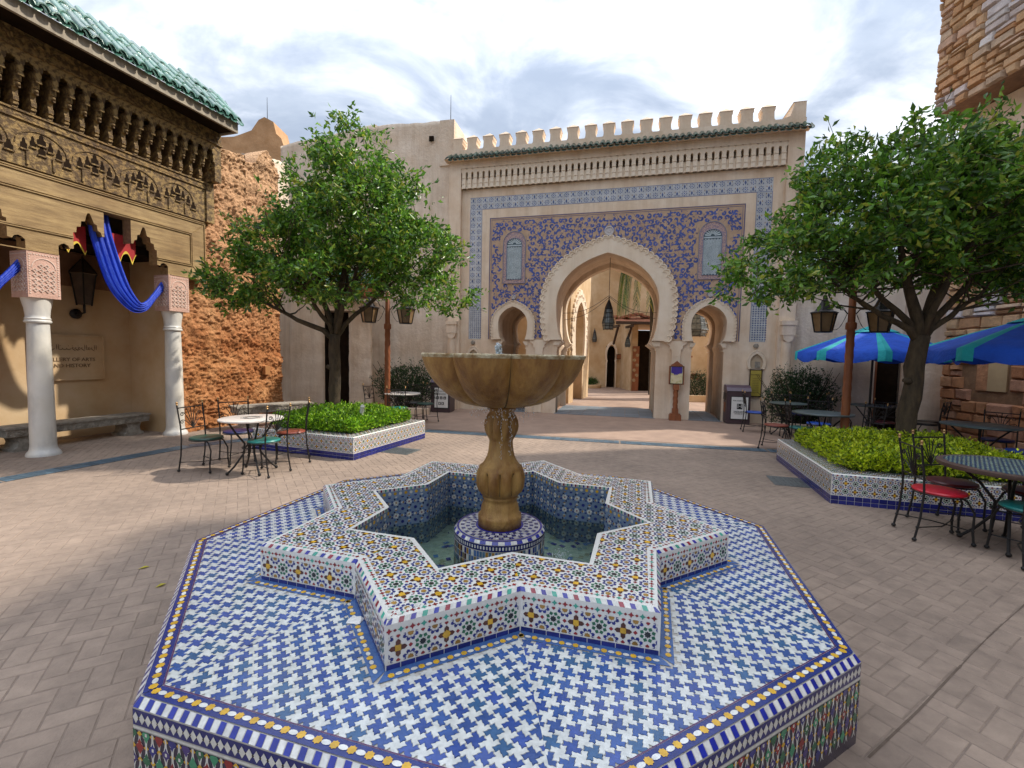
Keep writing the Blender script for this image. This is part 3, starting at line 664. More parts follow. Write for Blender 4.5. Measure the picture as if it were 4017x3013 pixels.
m = MB(); m.add([(-.035, -.02, .402), (.03, -.028, .404), (.04, .02, .402), (-.03, .028, .403), (-.03, -.01, .412), (.03, .0, .409), (.02, .02, .414)], [(0, 1, 5, 4), (1, 2, 6, 5), (2, 3, 4, 6), (4, 5, 6)]); 
tag(m.build('paper_napkin', white, None, loc=(-.71, 2.03, .004)), 'crumpled white paper scrap lying on the blue star tiles', 'paper scrap')

# ------------------------------------------------------------------ the horseshoe gate
ga = thing('horseshoe_gate', 'tall cream gate with horseshoe arches and blue mosaic behind the fountain', 'gate', (2.590, 12.709, 0), R(-14))
def arch(hw, zw, za, hi, zi, n=14, bot=None, hj=None):   # right to left outline, ccw from lower right
    pts = []
    if bot is not None: pts += [(hj, bot), (hj, zi-.16), (hi, zi-.02)]
    for i in range(n//2+1):
        t = i/(n//2)*pi/2; pts.append((hi+(hw-hi)*sin(t), zw-(zw-zi)*cos(t)))
    for i in range(1, n+1):
        t = i/n*pi/2; pts.append((hw*cos(t), zw+(za-zw)*(.90*sin(t)+.10*(i/n)**4)))
    L = [(-x, z) for x, z in pts[:-1]][::-1]
    return pts+L
def shift(p, dx): return [(x+dx, z) for x, z in p]
main_in = arch(1.40, 3.16, 4.54, 1.17, 2.07, 16, 0, 1.36)
side_in = arch(.44, 2.58, 3.09, .31, 2.07, 12, 0, .40)
SX = 2.67
flip = lambda p: p[::-1]
def rectp(x0, x1, z0, z1): return [(x0, z0), (x1, z0), (x1, z1), (x0, z1)]
# arches are cut as notches from the ground: one outline
def wall_outline(x0, x1, z1, arches):
    pts = [(x1, z1), (x0, z1), (x0, -.02)]
    for cx, ar in sorted(arches, key=lambda a: a[0]): pts += shift([(x, z if z > 0 else -.02) for x, z in ar[::-1]], cx)
    pts += [(x1, -.02)]
    return pts
arcs = [(-SX, side_in), (0, main_in), (SX, side_in)]
holed('front_wall', wall_outline(-4.30, 4.30, 6.52, arcs), [], .42, plaster, ga)
big = [(cx, arch(*a)) for cx, a in ((-SX, (.52, 2.6, 3.2, .45, 2.0, 12, 0, .50)), (0, (1.50, 3.2, 4.68, 1.4, 2.0, 16, 0, 1.5)), (SX, (.52, 2.6, 3.2, .45, 2.0, 12, 0, .50)))]
holed('passage_core', wall_outline(-4.3, 4.3, 7.2, big), [], 1.62, plaster, ga, y=.42)
holed('rear_wall', wall_outline(-4.3, 4.3, 6.52, arcs), [], .36, plaster, ga, y=2.04)
for s_ in (-1, 1): m = MB(); m.box(min(s_*4.30, s_*4.67), max(s_*4.30, s_*4.67), -.13, 2.4, -.02, 7.30); m.build('side_pier', plaster, ga)
m = MB(); m.box(-4.30, 4.30, -.13, 2.39, 7.10, 7.30); m.box(-4.30, 4.30, .20, 2.39, 6.52, 7.10); m.box(-4.72, 4.68, -.10, 2.38, 7.30, 7.64); m.build('parapet', plaster, ga)
# merlons
def merlon(name, cx, w0=.275, w1=.315, D=.34):
    m = MB(); z0, z1 = 7.64, 7.97
    pr = [(-w0/2-.03, z0), (-w0/2-.005, z0+.03), (-w0/2, z0+.07), (-w0/2+.003, z1-.13), (-w1/2, z1-.07), (-w1/2, z1)]
    m.prism([(x, z) for x, z in pr]+[(-x, z) for x, z in pr[::-1]], -.10, -.10+D)
    m.M = None; k = w1/2+.012
    m.add([(-k, -.112, z1), (k, -.112, z1), (k, -.088+D, z1), (-k, -.088+D, z1), (0, -.1+D/2, z1+.15)], [(0, 1, 4), (1, 2, 4), (2, 3, 4), (3, 0, 4), (3, 2, 1, 0)])
    return m.build(name, plaster, ga, loc=(cx, 0, 0))
mp_ = merlon('merlon', 1.16-1.24-8*.488)
for k in range(-7, 9): inst(mp_, ga, loc=(1.16-1.24+k*.488, 0, 0))
inst(mp_, ga, loc=(1.16-1.24-9*.488+.05, 0, 0))
m = MB(); m.prism([(4.12, 7.64), (4.32, 7.70), (4.40, 7.98), (4.38, 8.02), (4.66, 8.02), (4.66, 7.64)], -.10, 2.0); m.add([(4.37, -.11, 8.02), (4.67, -.11, 8.02), (4.67, 2.0, 8.02), (4.37, 2, 8.02), (4.52, .1, 8.13), (4.52, 1.9, 8.13)], [(0, 1, 4), (1, 2, 5, 4), (2, 3, 5), (3, 0, 4, 5)]); m.build('corner_merlon', plaster, ga)
# green eave tiles: convex tile over a pan, one mesh shared
m = MB(); r_ = .062
for i in range(7):
    pass
def tile_mesh(nm, r_, L, pitch, matl, parent, drop=.55, thick=.016, **k):
    m = MB(); n = 7; vs = []
    for y, z, s_ in ((0, 0, 1.16), (L, L*drop, .84)):
        for rr in (r_*s_, (r_-thick)*s_):
            vs += [(rr*cos(pi*i/n), y, z+rr*sin(pi*i/n)*1.05) for i in range(n+1)]
    q = n+1
    fs = [[i, i+1, 2*q+i+1, 2*q+i] for i in range(n)]+[[q+i+1, q+i, 3*q+i, 3*q+i+1] for i in range(n)]+[[i+1, i, q+i, q+i+1] for i in range(n)]
    m.add(vs, [f[::-1] for f in fs]); k0 = len(m.v); h = pitch/2
    vs = []
    for y, z in ((.025, .0), (L, L*drop)):
        vs += [(h+h*.9*cos(pi+pi*i/5), y, z+.012+h*.55*sin(pi+pi*i/5)) for i in range(6)]+[(h+h*.9*cos(pi+pi*i/5), y, z-.006+h*.55*sin(pi+pi*i/5)) for i in range(6)]
    m.add(vs, [[i, i+1, 12+i+1, 12+i] for i in range(5)]+[[i, 6+i, 7+i, i+1] for i in range(5)])
    return m.build(nm, matl, parent, smooth=True, **k)
tp = tile_mesh('roof_tile', .064, .27, .158, greenD, ga, .75)
nT = 60
for k in range(nT):
    o = tp if k == 0 else inst(tp, ga); o.location = (-4.72+.08+k*9.44/nT, -.35+random.uniform(-.006, .006), 7.30+random.uniform(-.005, .005)); o.rotation_euler = (random.gauss(0, .02), 0, random.gauss(0, .02))
m = MB(); m.add([(-4.76, -.33, 7.315), (4.74, -.33, 7.315), (4.74, -.08, 7.44), (-4.76, -.08, 7.44), (-4.76, -.08, 7.30), (4.74, -.08, 7.30)], [(0, 1, 2, 3), (0, 4, 5, 1)]); m.build('eave_bed', plaster, ga)
# corbel cornice
m = MB(); nC = 50; pc = 8.60/nC; w_ = .052
pr = [(w_, 6.53), (w_, 6.95)]+[(pc/2-(pc/2-w_)*cos(t*pi/8), 6.95+.045*sin(t*pi/8)) for t in range(1, 5)]
pr = [(x, z) for x, z in pr]+[(pc/2, 7.085)]
m.prism([(-x, z) for x, z in pr][::-1][0:0]+pr+[(-x, z) for x, z in pr[::-1]], -.115, -.002)
m.box(-.058, .058, -.128, -.115, 6.66, 6.685); m.box(-.058, .058, -.128, -.115, 6.82, 6.84)
m.tube([(-pc/2+.001, -.118, 7.07)]+[(-pc/2+pc*t/6, -.118, 7.07+.028*sin(pi*t/6)) for t in range(1, 6)]+[(pc/2-.001, -.118, 7.07)], .009, 5)
cp_ = m.build('corbel', plasterG, ga, loc=(-4.3+pc/2, 0, 0))
for k in range(1, nC): inst(cp_, ga, loc=(-4.3+pc*(k+.5), 0, 0))
m = MB(); m.box(-4.3, 4.3, -.06, .19, 6.53, 6.80); m.box(-4.3, 4.3, -.085, -.0601, 6.53, 6.58); m.build('corbel_band', plasterG, ga)
# mosaic frame
fm = MB(); O3 = Vector((0, 0, 0)); Ux, Zz = Vector((1, 0, 0)), Vector((0, 0, 1))
def frame_pat(x0, x1, z0, z1, vert):
    P = [([(x0, z0), (x1, z0), (x1, z1), (x0, z1)], (.46, .47, .48))]
    w = .185
    if vert: nx, nz = 2, max(1, round((z1-z0)/w))
    else: nx, nz = max(1, round((x1-x0)/w)), 2
    wx, wz = (x1-x0)/nx, (z1-z0)/nz
    B = (.05, .085, .22)
    for i in range(nx):
        for j in range(nz):
            cx, cy = x0+(i+.5)*wx, z0+(j+.5)*wz
            if vert and z0+(j+.5)*wz < 3.0:      # diamond lattice at the foot of the frame
                for a_ in range(3):
                    for b_ in range(3): P.append((dia(cx+(a_-1)*wx/3, cy+(b_-1)*wz/3, wx/3.3, wz/3.3), (.50, .52, .52))); P.append((dia(cx+(a_-.5)*wx/3, cy+(b_-.5)*wz/3, wx/4.4, wz/4.4), B))
                continue
            if (i+j) % 2 == 0:
                for t in range(8): a = t*pi/4; P.append((dia(cx+.055*cos(a), cy+.055*sin(a), .045, .028, a), B))
                P.append((star(cx, cy, .020), (.04, .10, .32)))
            else:
                P.append(([(cx-.026, cy), (cx, cy-.062), (cx+.026, cy), (cx, cy+.062)], B)); P.append((dia(cx-.05, cy+.045, .03, .05), (.30, .20, .12))); P.append((dia(cx+.05, cy+.045, .03, .05), (.30, .20, .12))); P.append((dia(cx-.05, cy-.045, .03, .05), B)); P.append((dia(cx+.05, cy-.045, .03, .05), B))
    for (a0, b0, a1, b1) in ((x0, z0, x0+.012, z1), (x1-.012, z0, x1, z1)) if vert else ((x0, z0, x1, z0+.012), (x0, z1-.012, x1, z1)): P.append(([(a0, b0), (a1, b0), (a1, b1), (a0, b1)], (.10, .15, .30)))
    return P
def lay_layers(mb, P, org, U, V, base=.003):
    for k, (p, c) in enumerate(P):
        Nn = U.cross(V); l = base+(0 if k == 0 else .0016+ (k % 7)*.00012); mb.add([org+U*a+V*b+Nn*l for a, b in p], [list(range(len(p)))], 0, jit(c, .12))
# U x V must face -y: U=+x, V=+z gives -y
for P in (frame_pat(-4.04, -3.67, 2.13, 5.93, True), frame_pat(3.67, 4.04, 2.13, 5.93, True), frame_pat(-4.04, 4.04, 5.9305, 6.28, False)): lay_layers(fm, P, O3, Ux, Zz)
o = fm.build('mosaic_frame', glazeM, ga); o['kind'] = 'stuff'
# arabesque panel
am = MB(); TAN = (.5, .3, .18)
panel = holed('arabesque_panel', wall_outline(-3.43, 3.43, 5.67, [])[:3]+[(3.43, 2.13)], [], .006, mat('tan arabesque ground', (.56, .40, .27), (.47, .33, .22), 6, .8, .1, 30, big=.2, big_c=(.85, .8, .78)), ga, y=-.006)
for v in panel.data.vertices:
    if v.co.z < 2.13: v.co.z = 2.13
# cut openings by rebuilding with arch holes
bpy.data.objects.remove(panel)
pan_out = [(3.43, 5.67), (-3.43, 5.67), (-3.43, 2.135)]
def notch(cx, ar): return [(x+cx, max(z, 2.135)) for x, z in ar if z > 2.09][::-1]
for cx, ar in arcs: pan_out += notch(cx, ar)
pan_out += [(3.43, 2.135)]
panel = holed('arabesque_panel', pan_out, [], .008, mat('tan arabesque ground', (.5, .31, .21)), ga, y=-.008)
def stroke(pts, wf):
    L_, R__ = [], []
    for i, (x, y) in enumerate(pts):
        a, b = pts[max(i-1, 0)], pts[min(i+1, len(pts)-1)]; dx, dy = b[0]-a[0], b[1]-a[1]; l = math.hypot(dx, dy) or 1; w = wf(i/(len(pts)-1))
        L_.append((x-dy/l*w, y+dx/l*w)); R__.append((x+dy/l*w, y-dx/l*w))
    return L_, R__
def put_stroke(mb, pts, wf, c, l):
    a, b = stroke(pts, wf); n = len(a); mb.add([(x, -l, z) for x, z in a]+[(x, -l, z) for x, z in b], [[i, n+i, n+i+1, i+1] for i in range(n-1)], 0, c)
def spiral(cx, cy, r, a0, turn, sgn, n=12):
    return [(cx+r*(1-t/n*.85)*cos(a0+sgn*turn*t/n), cy+r*(1-t/n*.85)*sin(a0+sgn*turn*t/n)) for t in range(n+1)]
AB = (.05, .085, .30)
random.seed(21)
gx, gz = .158, .148; lay_n = 0
for i in range(0, 23):
    for j in range(0, 25):
        cx = .08+i*gx+(gx/2 if j % 2 else 0)+random.uniform(-.03, .03); cz_ = 2.22+j*gz+random.uniform(-.025, .025)
        if cx > 3.36 or cz_ > 5.60: continue
        if abs(cx-SX) < .40 and 3.70 < cz_ < 5.2: continue
        a0 = random.choice([0, .8, 1.6, 2.4, 3.1, 4.0, 4.8, 5.5]); sg = random.choice((-1, 1)); r1 = random.uniform(.055, .078); kind = random.random()
        els = []
        els.append((spiral(cx, cz_, r1, a0, random.uniform(3.6, 5.2), sg), lambda t, r1=r1: .005+.0255*sin(pi*min(1, t*1.3))**1.0 if t < .76 else .0145, AB))
        x0, y0 = cx+r1*cos(a0), cz_+r1*sin(a0); dxn, dyn = -sg*-sin(a0), sg*-cos(a0)
        tail = [(x0+dxn*.075*t/6*1.0+sg*cos(a0)*.04*sin(pi*t/6), y0+dyn*.075*t/6+sg*sin(a0)*.05*sin(pi*t/6)) for t in range(7)]
        els.append((tail, lambda t: .021*sin(pi*min(1, t+.35))+.003, AB))
        if kind < .8:
            a2 = a0+random.uniform(1, 4); els.append(([(cx+(.07+.04*t/4)*cos(a2+.5*t/4), cz_+(.07+.04*t/4)*sin(a2+.5*t/4)) for t in range(5)], lambda t: .002+.013*sin(pi*t), (.06, .08, .22)))
        els.append(([(cx+.12*cos(a0+2.2+t*.28), cz_+.12*sin(a0+2.2+t*.28)) for t in range(7)], lambda t: .004, (.24, .16, .18)))
        for mir in (1, -1):
            for pts, wf, c in els:
                if any(z < 2.15 or abs(x) > 3.35 or (math.hypot(x/1.60, (z-3.16)/1.55) < 1 and z > 3.16) or (abs(x) < 1.58 and z < 3.17) or math.hypot((x-SX)/.52, (z-2.58)/.58) < 1 or (abs(x-SX) < .46 and z < 2.58) for x, z in pts): continue
                lay_n += 1; q = [(mir*x, z) for x, z in pts]; put_stroke(am, q, wf, jit(c, .2), .0092+(lay_n % 9)*.0003)
for mir in (1, -1): 
    for (a, b, c_, d) in ((3.405, 2.14, 3.425, 5.665), (3.36, 2.14, 3.37, 5.61), (0, 5.645, 3.425, 5.663), (0, 5.60, 3.37, 5.61)):
        am.add([(mir*a, -.0125, b), (mir*c_, -.0125, b), (mir*c_, -.0125, d), (mir*a, -.0125, d)][::mir], [(0, 1, 2, 3)], 0, (.07, .08, .20))
o = am.build('arabesque_inlay', glazeM, panel); o['kind'] = 'stuff'
# smooth arch surrounds with scalloped rims
def scal(ar, n, dep_, zmin):       # lobed outline around ar points (upper outline only)
    pts = [p for p in ar if p[1] >= zmin]; d = [0]
    for a, b in zip(pts, pts[1:]): d.append(d[-1]+math.hypot(b[0]-a[0], b[1]-a[1]))
    T = d[-1]; out = []; per = T/n
    def at(s_):
        s_ = max(0, min(T, s_))
        for i in range(len(d)-1):
            if s_ <= d[i+1]+1e-9:
                t = (s_-d[i])/max(d[i+1]-d[i], 1e-9); a, b = pts[i], pts[i+1]; l = math.hypot(b[0]-a[0], b[1]-a[1]) or 1
                return (a[0]+(b[0]-a[0])*t, a[1]+(b[1]-a[1])*t), ((b[1]-a[1])/l, -(b[0]-a[0])/l)
        return pts[-1], (0, 0)
    for k in range(n):
        for q in range(6):
            u = q/6; p, nn_ = at((k+u)*per); h = dep_*sin(pi*u)**.6 if u > 0 else 0; out.append((p[0]+nn_[0]*h, p[1]+nn_[1]*h))
    out.append(at(T)[0]); return out
def surround(cx, inner, outer, n, dp_, rr):
    so_ = scal(outer, n, dp_, 2.13); inn = [p for p in inner if p[1] >= 2.06]
    poly = shift(so_+[(x, max(z, 2.136)) for x, z in inn[::-1]], cx)
    s_ = holed('arch_surround', poly, [], .075, plasterG, ga, y=-.08)
    m = MB(); pts = shift(so_, cx); m.tube([(x, -.085, z) for x, z in pts], rr, 5)
    s2 = scal(arch_off, n, dp_*.8, 2.13) if False else None
    inner2 = shift([(x*(1-rr*2.8/max(abs(x), .3)) if abs(x) > .3 else x, z-rr*2.2*(1 if z > 3 else 0)) for x, z in so_], cx)
    m.tube([(x, -.083, z) for x, z in inner2], rr*.7, 5)
    m.build('scalloped_moulding', plasterG, s_, smooth=True); return s_
main_out = arch(1.80, 3.18, 4.95, 1.62, 2.13, 18); side_out = arch(.63, 2.56, 3.235, .60, 2.13, 14)
surround(0, main_in, main_out, 46, .07, .022); surround(-SX, side_in, side_out, 32, .036, .012); surround(SX, side_in, side_out, 32, .036, .012)
for cx, z, r_ in ((.01, 5.13, .13), (-SX+.01, 3.36, .065), (SX+.01, 3.36, .065)):
    m = MB(); m.M = Matrix.Translation((cx, 0, z)) @ Matrix.Rotation(pi/2, 4, 'X')
    m.lathe([(.001, .05), (r_*.35, .052), (r_*.4, .042), (r_*.72, .045), (r_*.8, .06), (r_, .055), (r_*1.02, .0)], 28, c=(.66, .62, .56)); m.build('rosette_medallion', mat('medallion', (.55, .50, .47), (.42, .40, .42), 25, .6), ga, smooth=True)
# latticed windows
for cx in (-2.67, 2.67):
    fr = MB(); ww, z0, z1 = .32, 3.76, 4.90
    def archp(w, za, zb, k=.34): return [(w, zb), (w, za)]+[(w*cos(t*pi/12), za+k*w/.32*sin(t*pi/12)) for t in range(1, 12)]+[(-w, za), (-w, zb)]
    o_ = shift(archp(.33, 4.90, 3.76), cx); i_ = shift(archp(.225, 4.88, 3.87, .25), cx)
    f_ = holed('window_frame', o_, [i_], .02, mat('window surround mosaic', (.24, .18, .24), (.50, .33, .26), 34, .6, sharp=(.45, .55)), ga, y=-.024)
    rm = MB()
    for pl in (o_, i_): rm.tube([(x, -.028, z) for x, z in pl+[pl[0]]], .010, 4)
    rm.build('window_rim', mat('blue grey rim', (.20, .22, .32), (.16, .18, .26), 9, .5), f_)
    b_ = MB(); b_.prism([(x*1, z) for x, z in shift(archp(.222, 4.88, 3.873, .245), cx)], -.011, -.0105, back=False); b_.build('dark_pane', mat('lattice backing', (.06, .10, .12), (.05, .08, .10), 8, .6), f_)
    lt = MB()
    for i in range(12):
        for j in range(22):
            x = cx-.205+i*.0373; z = 3.90+j*.0415+(.02 if i % 2 else 0)
            if z > 4.80: continue
            lt.M = Matrix.Translation((x, -.0135, z)) @ Matrix.Rotation(pi/2, 4, 'X')
            pts = star(0, 0, .0235, 6, .62); hol = [(q*.45, w*.45) for q, w in pts]; n = len(pts)
            lt.add([(a, b, 0) for a, b in pts]+[(a, b, 0) for a, b in hol], [[k, (k+1) % n, n+(k+1) % n, n+k] for k in range(n)], 0, (.62, .70, .72))
    lt.M = None; lt.box(cx-.225, cx+.225, -.018, -.012, 4.825, 4.865, 0, (.45, .52, .55))
    for k in range(9):
        a = (k+.5)*pi/9; put_stroke(lt, [(cx+.05*cos(a), 4.885+.05*sin(a)), (cx+.13*cos(a), 4.885+.13*sin(a)), (cx+.20*cos(a), 4.885+.20*sin(a))], lambda t: .008+.014*t, (.5, .58, .6), .014)
    o = lt.build('window_lattice', glazeM, f_); o['kind'] = 'stuff'
# impost capitals and low pier panels
for cx, w in ((-1.88, .26), (1.88, .26), (-3.62, .0), (3.62, .0)):
    if not w: continue
    m = MB(); m.prism([(cx-.27, 2.13), (cx-.27, 2.09), (cx-.24, 2.05), (cx-.17, 2.0), (cx-.16, 1.92), (cx-.12, 1.90), (cx-.11, 1.72), (cx+.11, 1.72), (cx+.12, 1.90), (cx+.16, 1.92), (cx+.17, 2.0), (cx+.24, 2.05), (cx+.27, 2.09), (cx+.27, 2.13)], -.05, -.001); m.box(cx-.11, cx+.11, -.045, -.001, .02, 1.72)
    m.build('pier_pilaster', plasterG, ga)
for cx, ji in ((0, 1.36), (-SX, .40), (SX, .40)):
    for s_ in (-1, 1):
        for yy in (-.03, 2.02):
            x = cx+s_*ji; m = MB(); d_ = -s_*.0
            a = [(x+s_*.10, 1.98), (x-s_*.05, 1.98), (x-s_*.13, 2.075), (x-s_*.13, 2.11), (x+s_*.10, 2.11)] if ji > 1 else [(x+s_*.05, 1.97), (x-s_*.03, 1.97), (x-s_*.09, 2.06), (x-s_*.09, 2.09), (x+s_*.05, 2.09)]
            m.prism(a if s_ > 0 else a, yy, yy+.44); m.box(x-s_*.02 if s_ > 0 else x, x if s_ > 0 else x-s_*.02, yy-.001, yy+.43, 1.86, 1.9) ; m.build('impost', plasterG, ga)
# small scalloped niches low on the gate
for cx in (-3.87, 3.86):
    no = arch(.20, 1.62, 1.90, .15, 1.44, 10); ni = arch(.15, 1.60, 1.82, .115, 1.44, 10)
    s_ = holed('niche_moulding', shift(scal(no, 22, .022, 1.44), cx)+shift(ni[::-1], cx), [], .045, plasterG, ga, y=-.05)
    m = MB(); m.prism(shift(ni, cx), -.004, -.002, back=False); m.build('niche_back', mat('niche plaster', (.50, .40, .28), (.44, .34, .23), 5, .9), s_)
    m = MB()
    pts = shift(scal(no, 22, .022, 1.44), cx); m.tube([(x, -.05, z) for x, z in pts], .011, 5); m.build('niche_rim', plasterG, s_)
    m = MB(); m.M = Matrix.Translation((cx-.03, 0, 2.03)) @ Matrix.Rotation(pi/2, 4, 'X'); m.lathe([(.001, .06), (.055, .05), (.065, .03), (.06, .0)], 14); m.build('stone_boss', benchst, s_)
    m = MB(); m.box(cx-.03, cx+.09, -.02, -.002, 1.46, 1.62); m.build('niche_vent', benchst, s_)
# outer side pilasters of the wall at both ends
for cx in (-4.50, 4.50):
    m = MB(); m.box(cx-.17, cx+.17, -.30, -.13, 2.55, 2.66); m.box(cx-.15, cx+.15, -.28, -.13, 2.30, 2.55)
    m.prism([(cx-.13, 2.30), (cx-.10, 2.18), (cx-.02, 2.12), (cx+.02, 2.12), (cx+.10, 2.18), (cx+.13, 2.30)], -.27, -.13)
    m.lathe([(.135, 0), (.135, .2), (.11, .22), (.11, 2.14)], 16, cx, -.15); m.build('corner_column', plaster, ga, smooth=True)
# blue-grey slabs on the passage floor
fl = MB(); fl.box(-.2, .2, -.2, .2, 0, .006); fp = fl.build('passage_slab', slateM, ga); first = True
for cx, hw in ((-SX, .42), (0, 1.40), (SX, .42)):
    n = max(2, round(2*hw/.4)); w = 2*hw/n
    for i in range(n):
        for j in range(6):
            o = fp if first else inst(fp, ga); first = False
            o.location = (cx-hw+(i+.5)*w, -.1+(j+.5)*.4, .014); o.scale = ((w-.01)/.4, .975, 1)
# a lantern inside the left side arch, and hanging lanterns
def lantern_mesh(parent, h=.9, r=.15, mi='iron', chain=0, n=8, z=0):
    fr = MB(); gl = MB()
    fr.lathe([(.012, z+h), (.02, z+h*.96), (.012, z+h*.93), (r*.35, z+h*.80), (r*.62, z+h*.66), (r*.66, z+h*.63), (r*.55, z+h*.62)], n, caps=False)
    for a in range(n):
        d = pol(1, 2*pi*a/n); fr.tube([d*r*.60+Z*(z+h*.62), d*r+Z*(z+h*.18)], .008, 4); fr.tube([d*r+Z*(z+h*.18), d*r*.8+Z*z], .008, 4)
        d2 = pol(1, 2*pi*(a+.5)/n); fr.tube([d2*r*.56+Z*(z+h*.60), d2*r*.78+Z*(z+h*.42), d2*r*.92+Z*(z+h*.2)], .005, 4)
        fr.ball(tuple(d*r*.8+Z*(z-.015)), .012, 5)
    for zz, rr in ((.62, .60), (.5, .74), (.36, .86), (.18, 1.0), (.1, .93), (0, .8)):
        fr.tube([pol(rr*r, 2*pi*a/n)+Z*(z+h*zz) for a in range(n+1)], .009, 4)
    gl.lathe([(r*.54, z+h*.61), (r*.93, z+h*.19), (r*.75, z+.01)], n, caps=False)
    if chain: fr.tube([(0, 0, z+h), (0, 0, z+h+chain)], .008, 5)
    f_ = fr.build('lantern_frame', iron, parent); gl.build('lantern_glass', mat('smoky lantern glass', (.20, .22, .20), (.10, .11, .11), 12, .15), parent); return f_
def gp(x, y, z=0): return (2.590+x*cos(R(-14))-y*sin(R(-14)), 12.709+x*sin(R(-14))+y*cos(R(-14)), z)
ln = thing('hanging_lantern', 'large black openwork lantern hanging on a chain in the main arch', 'lantern', gp(.02, 1.2, 0))
lantern_mesh(ln, .98, .19, chain=1.2, z=2.52)
for k, (x0, z0, x1) in enumerate(((-1.38, 3.0, 0), (1.38, 3.0, 0), (-1.38, 2.82, 0), (1.38, 2.86, 0))):
    m = MB(); pts = []
    for t in range(13):
        u = t/12; pts.append((x0*(1-u), -.1+.35*(k//2), z0+(3.52-z0)*u-.16*sin(pi*u)))
    m.tube(pts, .008, 4); m.build('stay_chain', iron, ln, rot=R(-14))
for cx, lab in ((-SX+.28, 'black lantern seen through the small left arch of the gate'), (SX-.05, 'wide dark tiered lantern seen through the small right arch of the gate')):
    if cx < 0: l_ = thing('hanging_lantern', lab, 'lantern', gp(cx, 2.9)); lantern_mesh(l_, .95, .24, chain=.9, z=2.0)
    else: l_ = thing('hanging_lantern', lab, 'lantern', gp(cx+.25, 3.6)); lantern_mesh(l_, 1.15, .42, chain=.8, z=2.45)

# ------------------------------------------------------------------ left gallery building (local x along the wall, -y towards the court)
gl_ = thing('gallery_building', 'carved golden wood gallery with green tiled eave and arched openings at left', 'building', (-7.11, 6.8, 0), R(73))
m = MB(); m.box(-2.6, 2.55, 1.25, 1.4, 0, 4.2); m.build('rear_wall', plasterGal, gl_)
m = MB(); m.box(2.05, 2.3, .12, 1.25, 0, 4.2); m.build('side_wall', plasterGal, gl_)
m = MB(); m.box(-2.6, 2.3, .14, 1.12, 3.35, 3.5); m.build('porch_ceiling', dark_recess, gl_)
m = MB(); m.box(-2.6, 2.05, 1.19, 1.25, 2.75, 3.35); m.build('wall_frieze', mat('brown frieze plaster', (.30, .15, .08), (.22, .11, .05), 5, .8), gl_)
m = MB(); m.box(-2.6, 2.75, .2, 1.3, 4.2, 6.3); m.build('upper_wall', dark_recess, gl_)
# beam with stepped openings, cut as one outline
half = [(.19, 3.03), (.19, 3.18), (.22, 3.21), (.26, 3.23), (.31, 3.21), (.33, 3.17), (.38, 3.18), (.38, 3.43), (.42, 3.44), (.43, 3.53), (.48, 3.54), (.49, 3.63), (.54, 3.64), (.56, 3.73), (.58, 3.78), (.61, 3.78), (.63, 3.73), (.66, 3.64), (.70, 3.62), (.71, 3.54), (.75, 3.52), (.77, 3.46), (.80, 3.46), (.80, 3.86)]
opening = half+[(2.0-x, z) for x, z in half[::-1]]
out_ = [(2.56, 4.19), (-2.6, 4.19), (-2.6, 3.03)]
for du in (-2.0, 0): out_ += [(x+du, z) for x, z in opening]
out_ += [(2.56, 3.03)]
beam = holed('carved_beam', out_, [], .20, wood, gl_, y=-.18)
m = MB()
def mould(mb, x0, x1, z0, z1, y, t=.012, d=.02):
    mb.box(x0, x1, y-d, y, z0, z0+t); mb.box(x0, x1, y-d, y, z1-t, z1); mb.box(x0, x0+t, y-d, y, z0+t, z1-t); mb.box(x1-t, x1, y-d, y, z0+t, z1-t)
for x0, x1, z in ((-2.6, 2.56, 4.13), (-2.6, 2.28, 3.90), (-2.6, 2.25, 3.87), (-1.62, .375, 3.335), (-1.62, .375, 3.36), (1.63, 2.25, 3.30), (1.63, 2.28, 3.27), (1.85, 2.56, 3.035), (-1.79, .18, 3.035), (-2.6, 2.56, 4.16)):
    m.box(x0, x1, -.198, -.181, z, z+.014)
m.box(2.25, 2.263, -.198, -.181, 3.30, 3.89); m.box(2.275, 2.288, -.199, -.181, 3.27, 3.91); m.box(2.535, 2.55, -.197, -.181, 3.05, 4.13)
m.tube([(2.29, -.185, 3.28), (2.53, -.185, 3.05)], .006, 4); m.tube([(2.29, -.185, 3.91), (2.53, -.185, 4.13)], .006, 4)
m.build('beam_moulding', wood, beam)
m = MB()
for du in (-2, 0, 2):       # saw-edged corner scrolls beside each capital
    for sx in (-1, 1):
        for k in range(7):
            a = k*pi/6; m.box(du+sx*.24+.055*cos(a)-.012, du+sx*.24+.055*cos(a)+.012, -.16, -.1, 3.17+.055*sin(a)-.012, 3.17+.055*sin(a)+.012)
m.build('saw_scroll', dark_recess, beam)
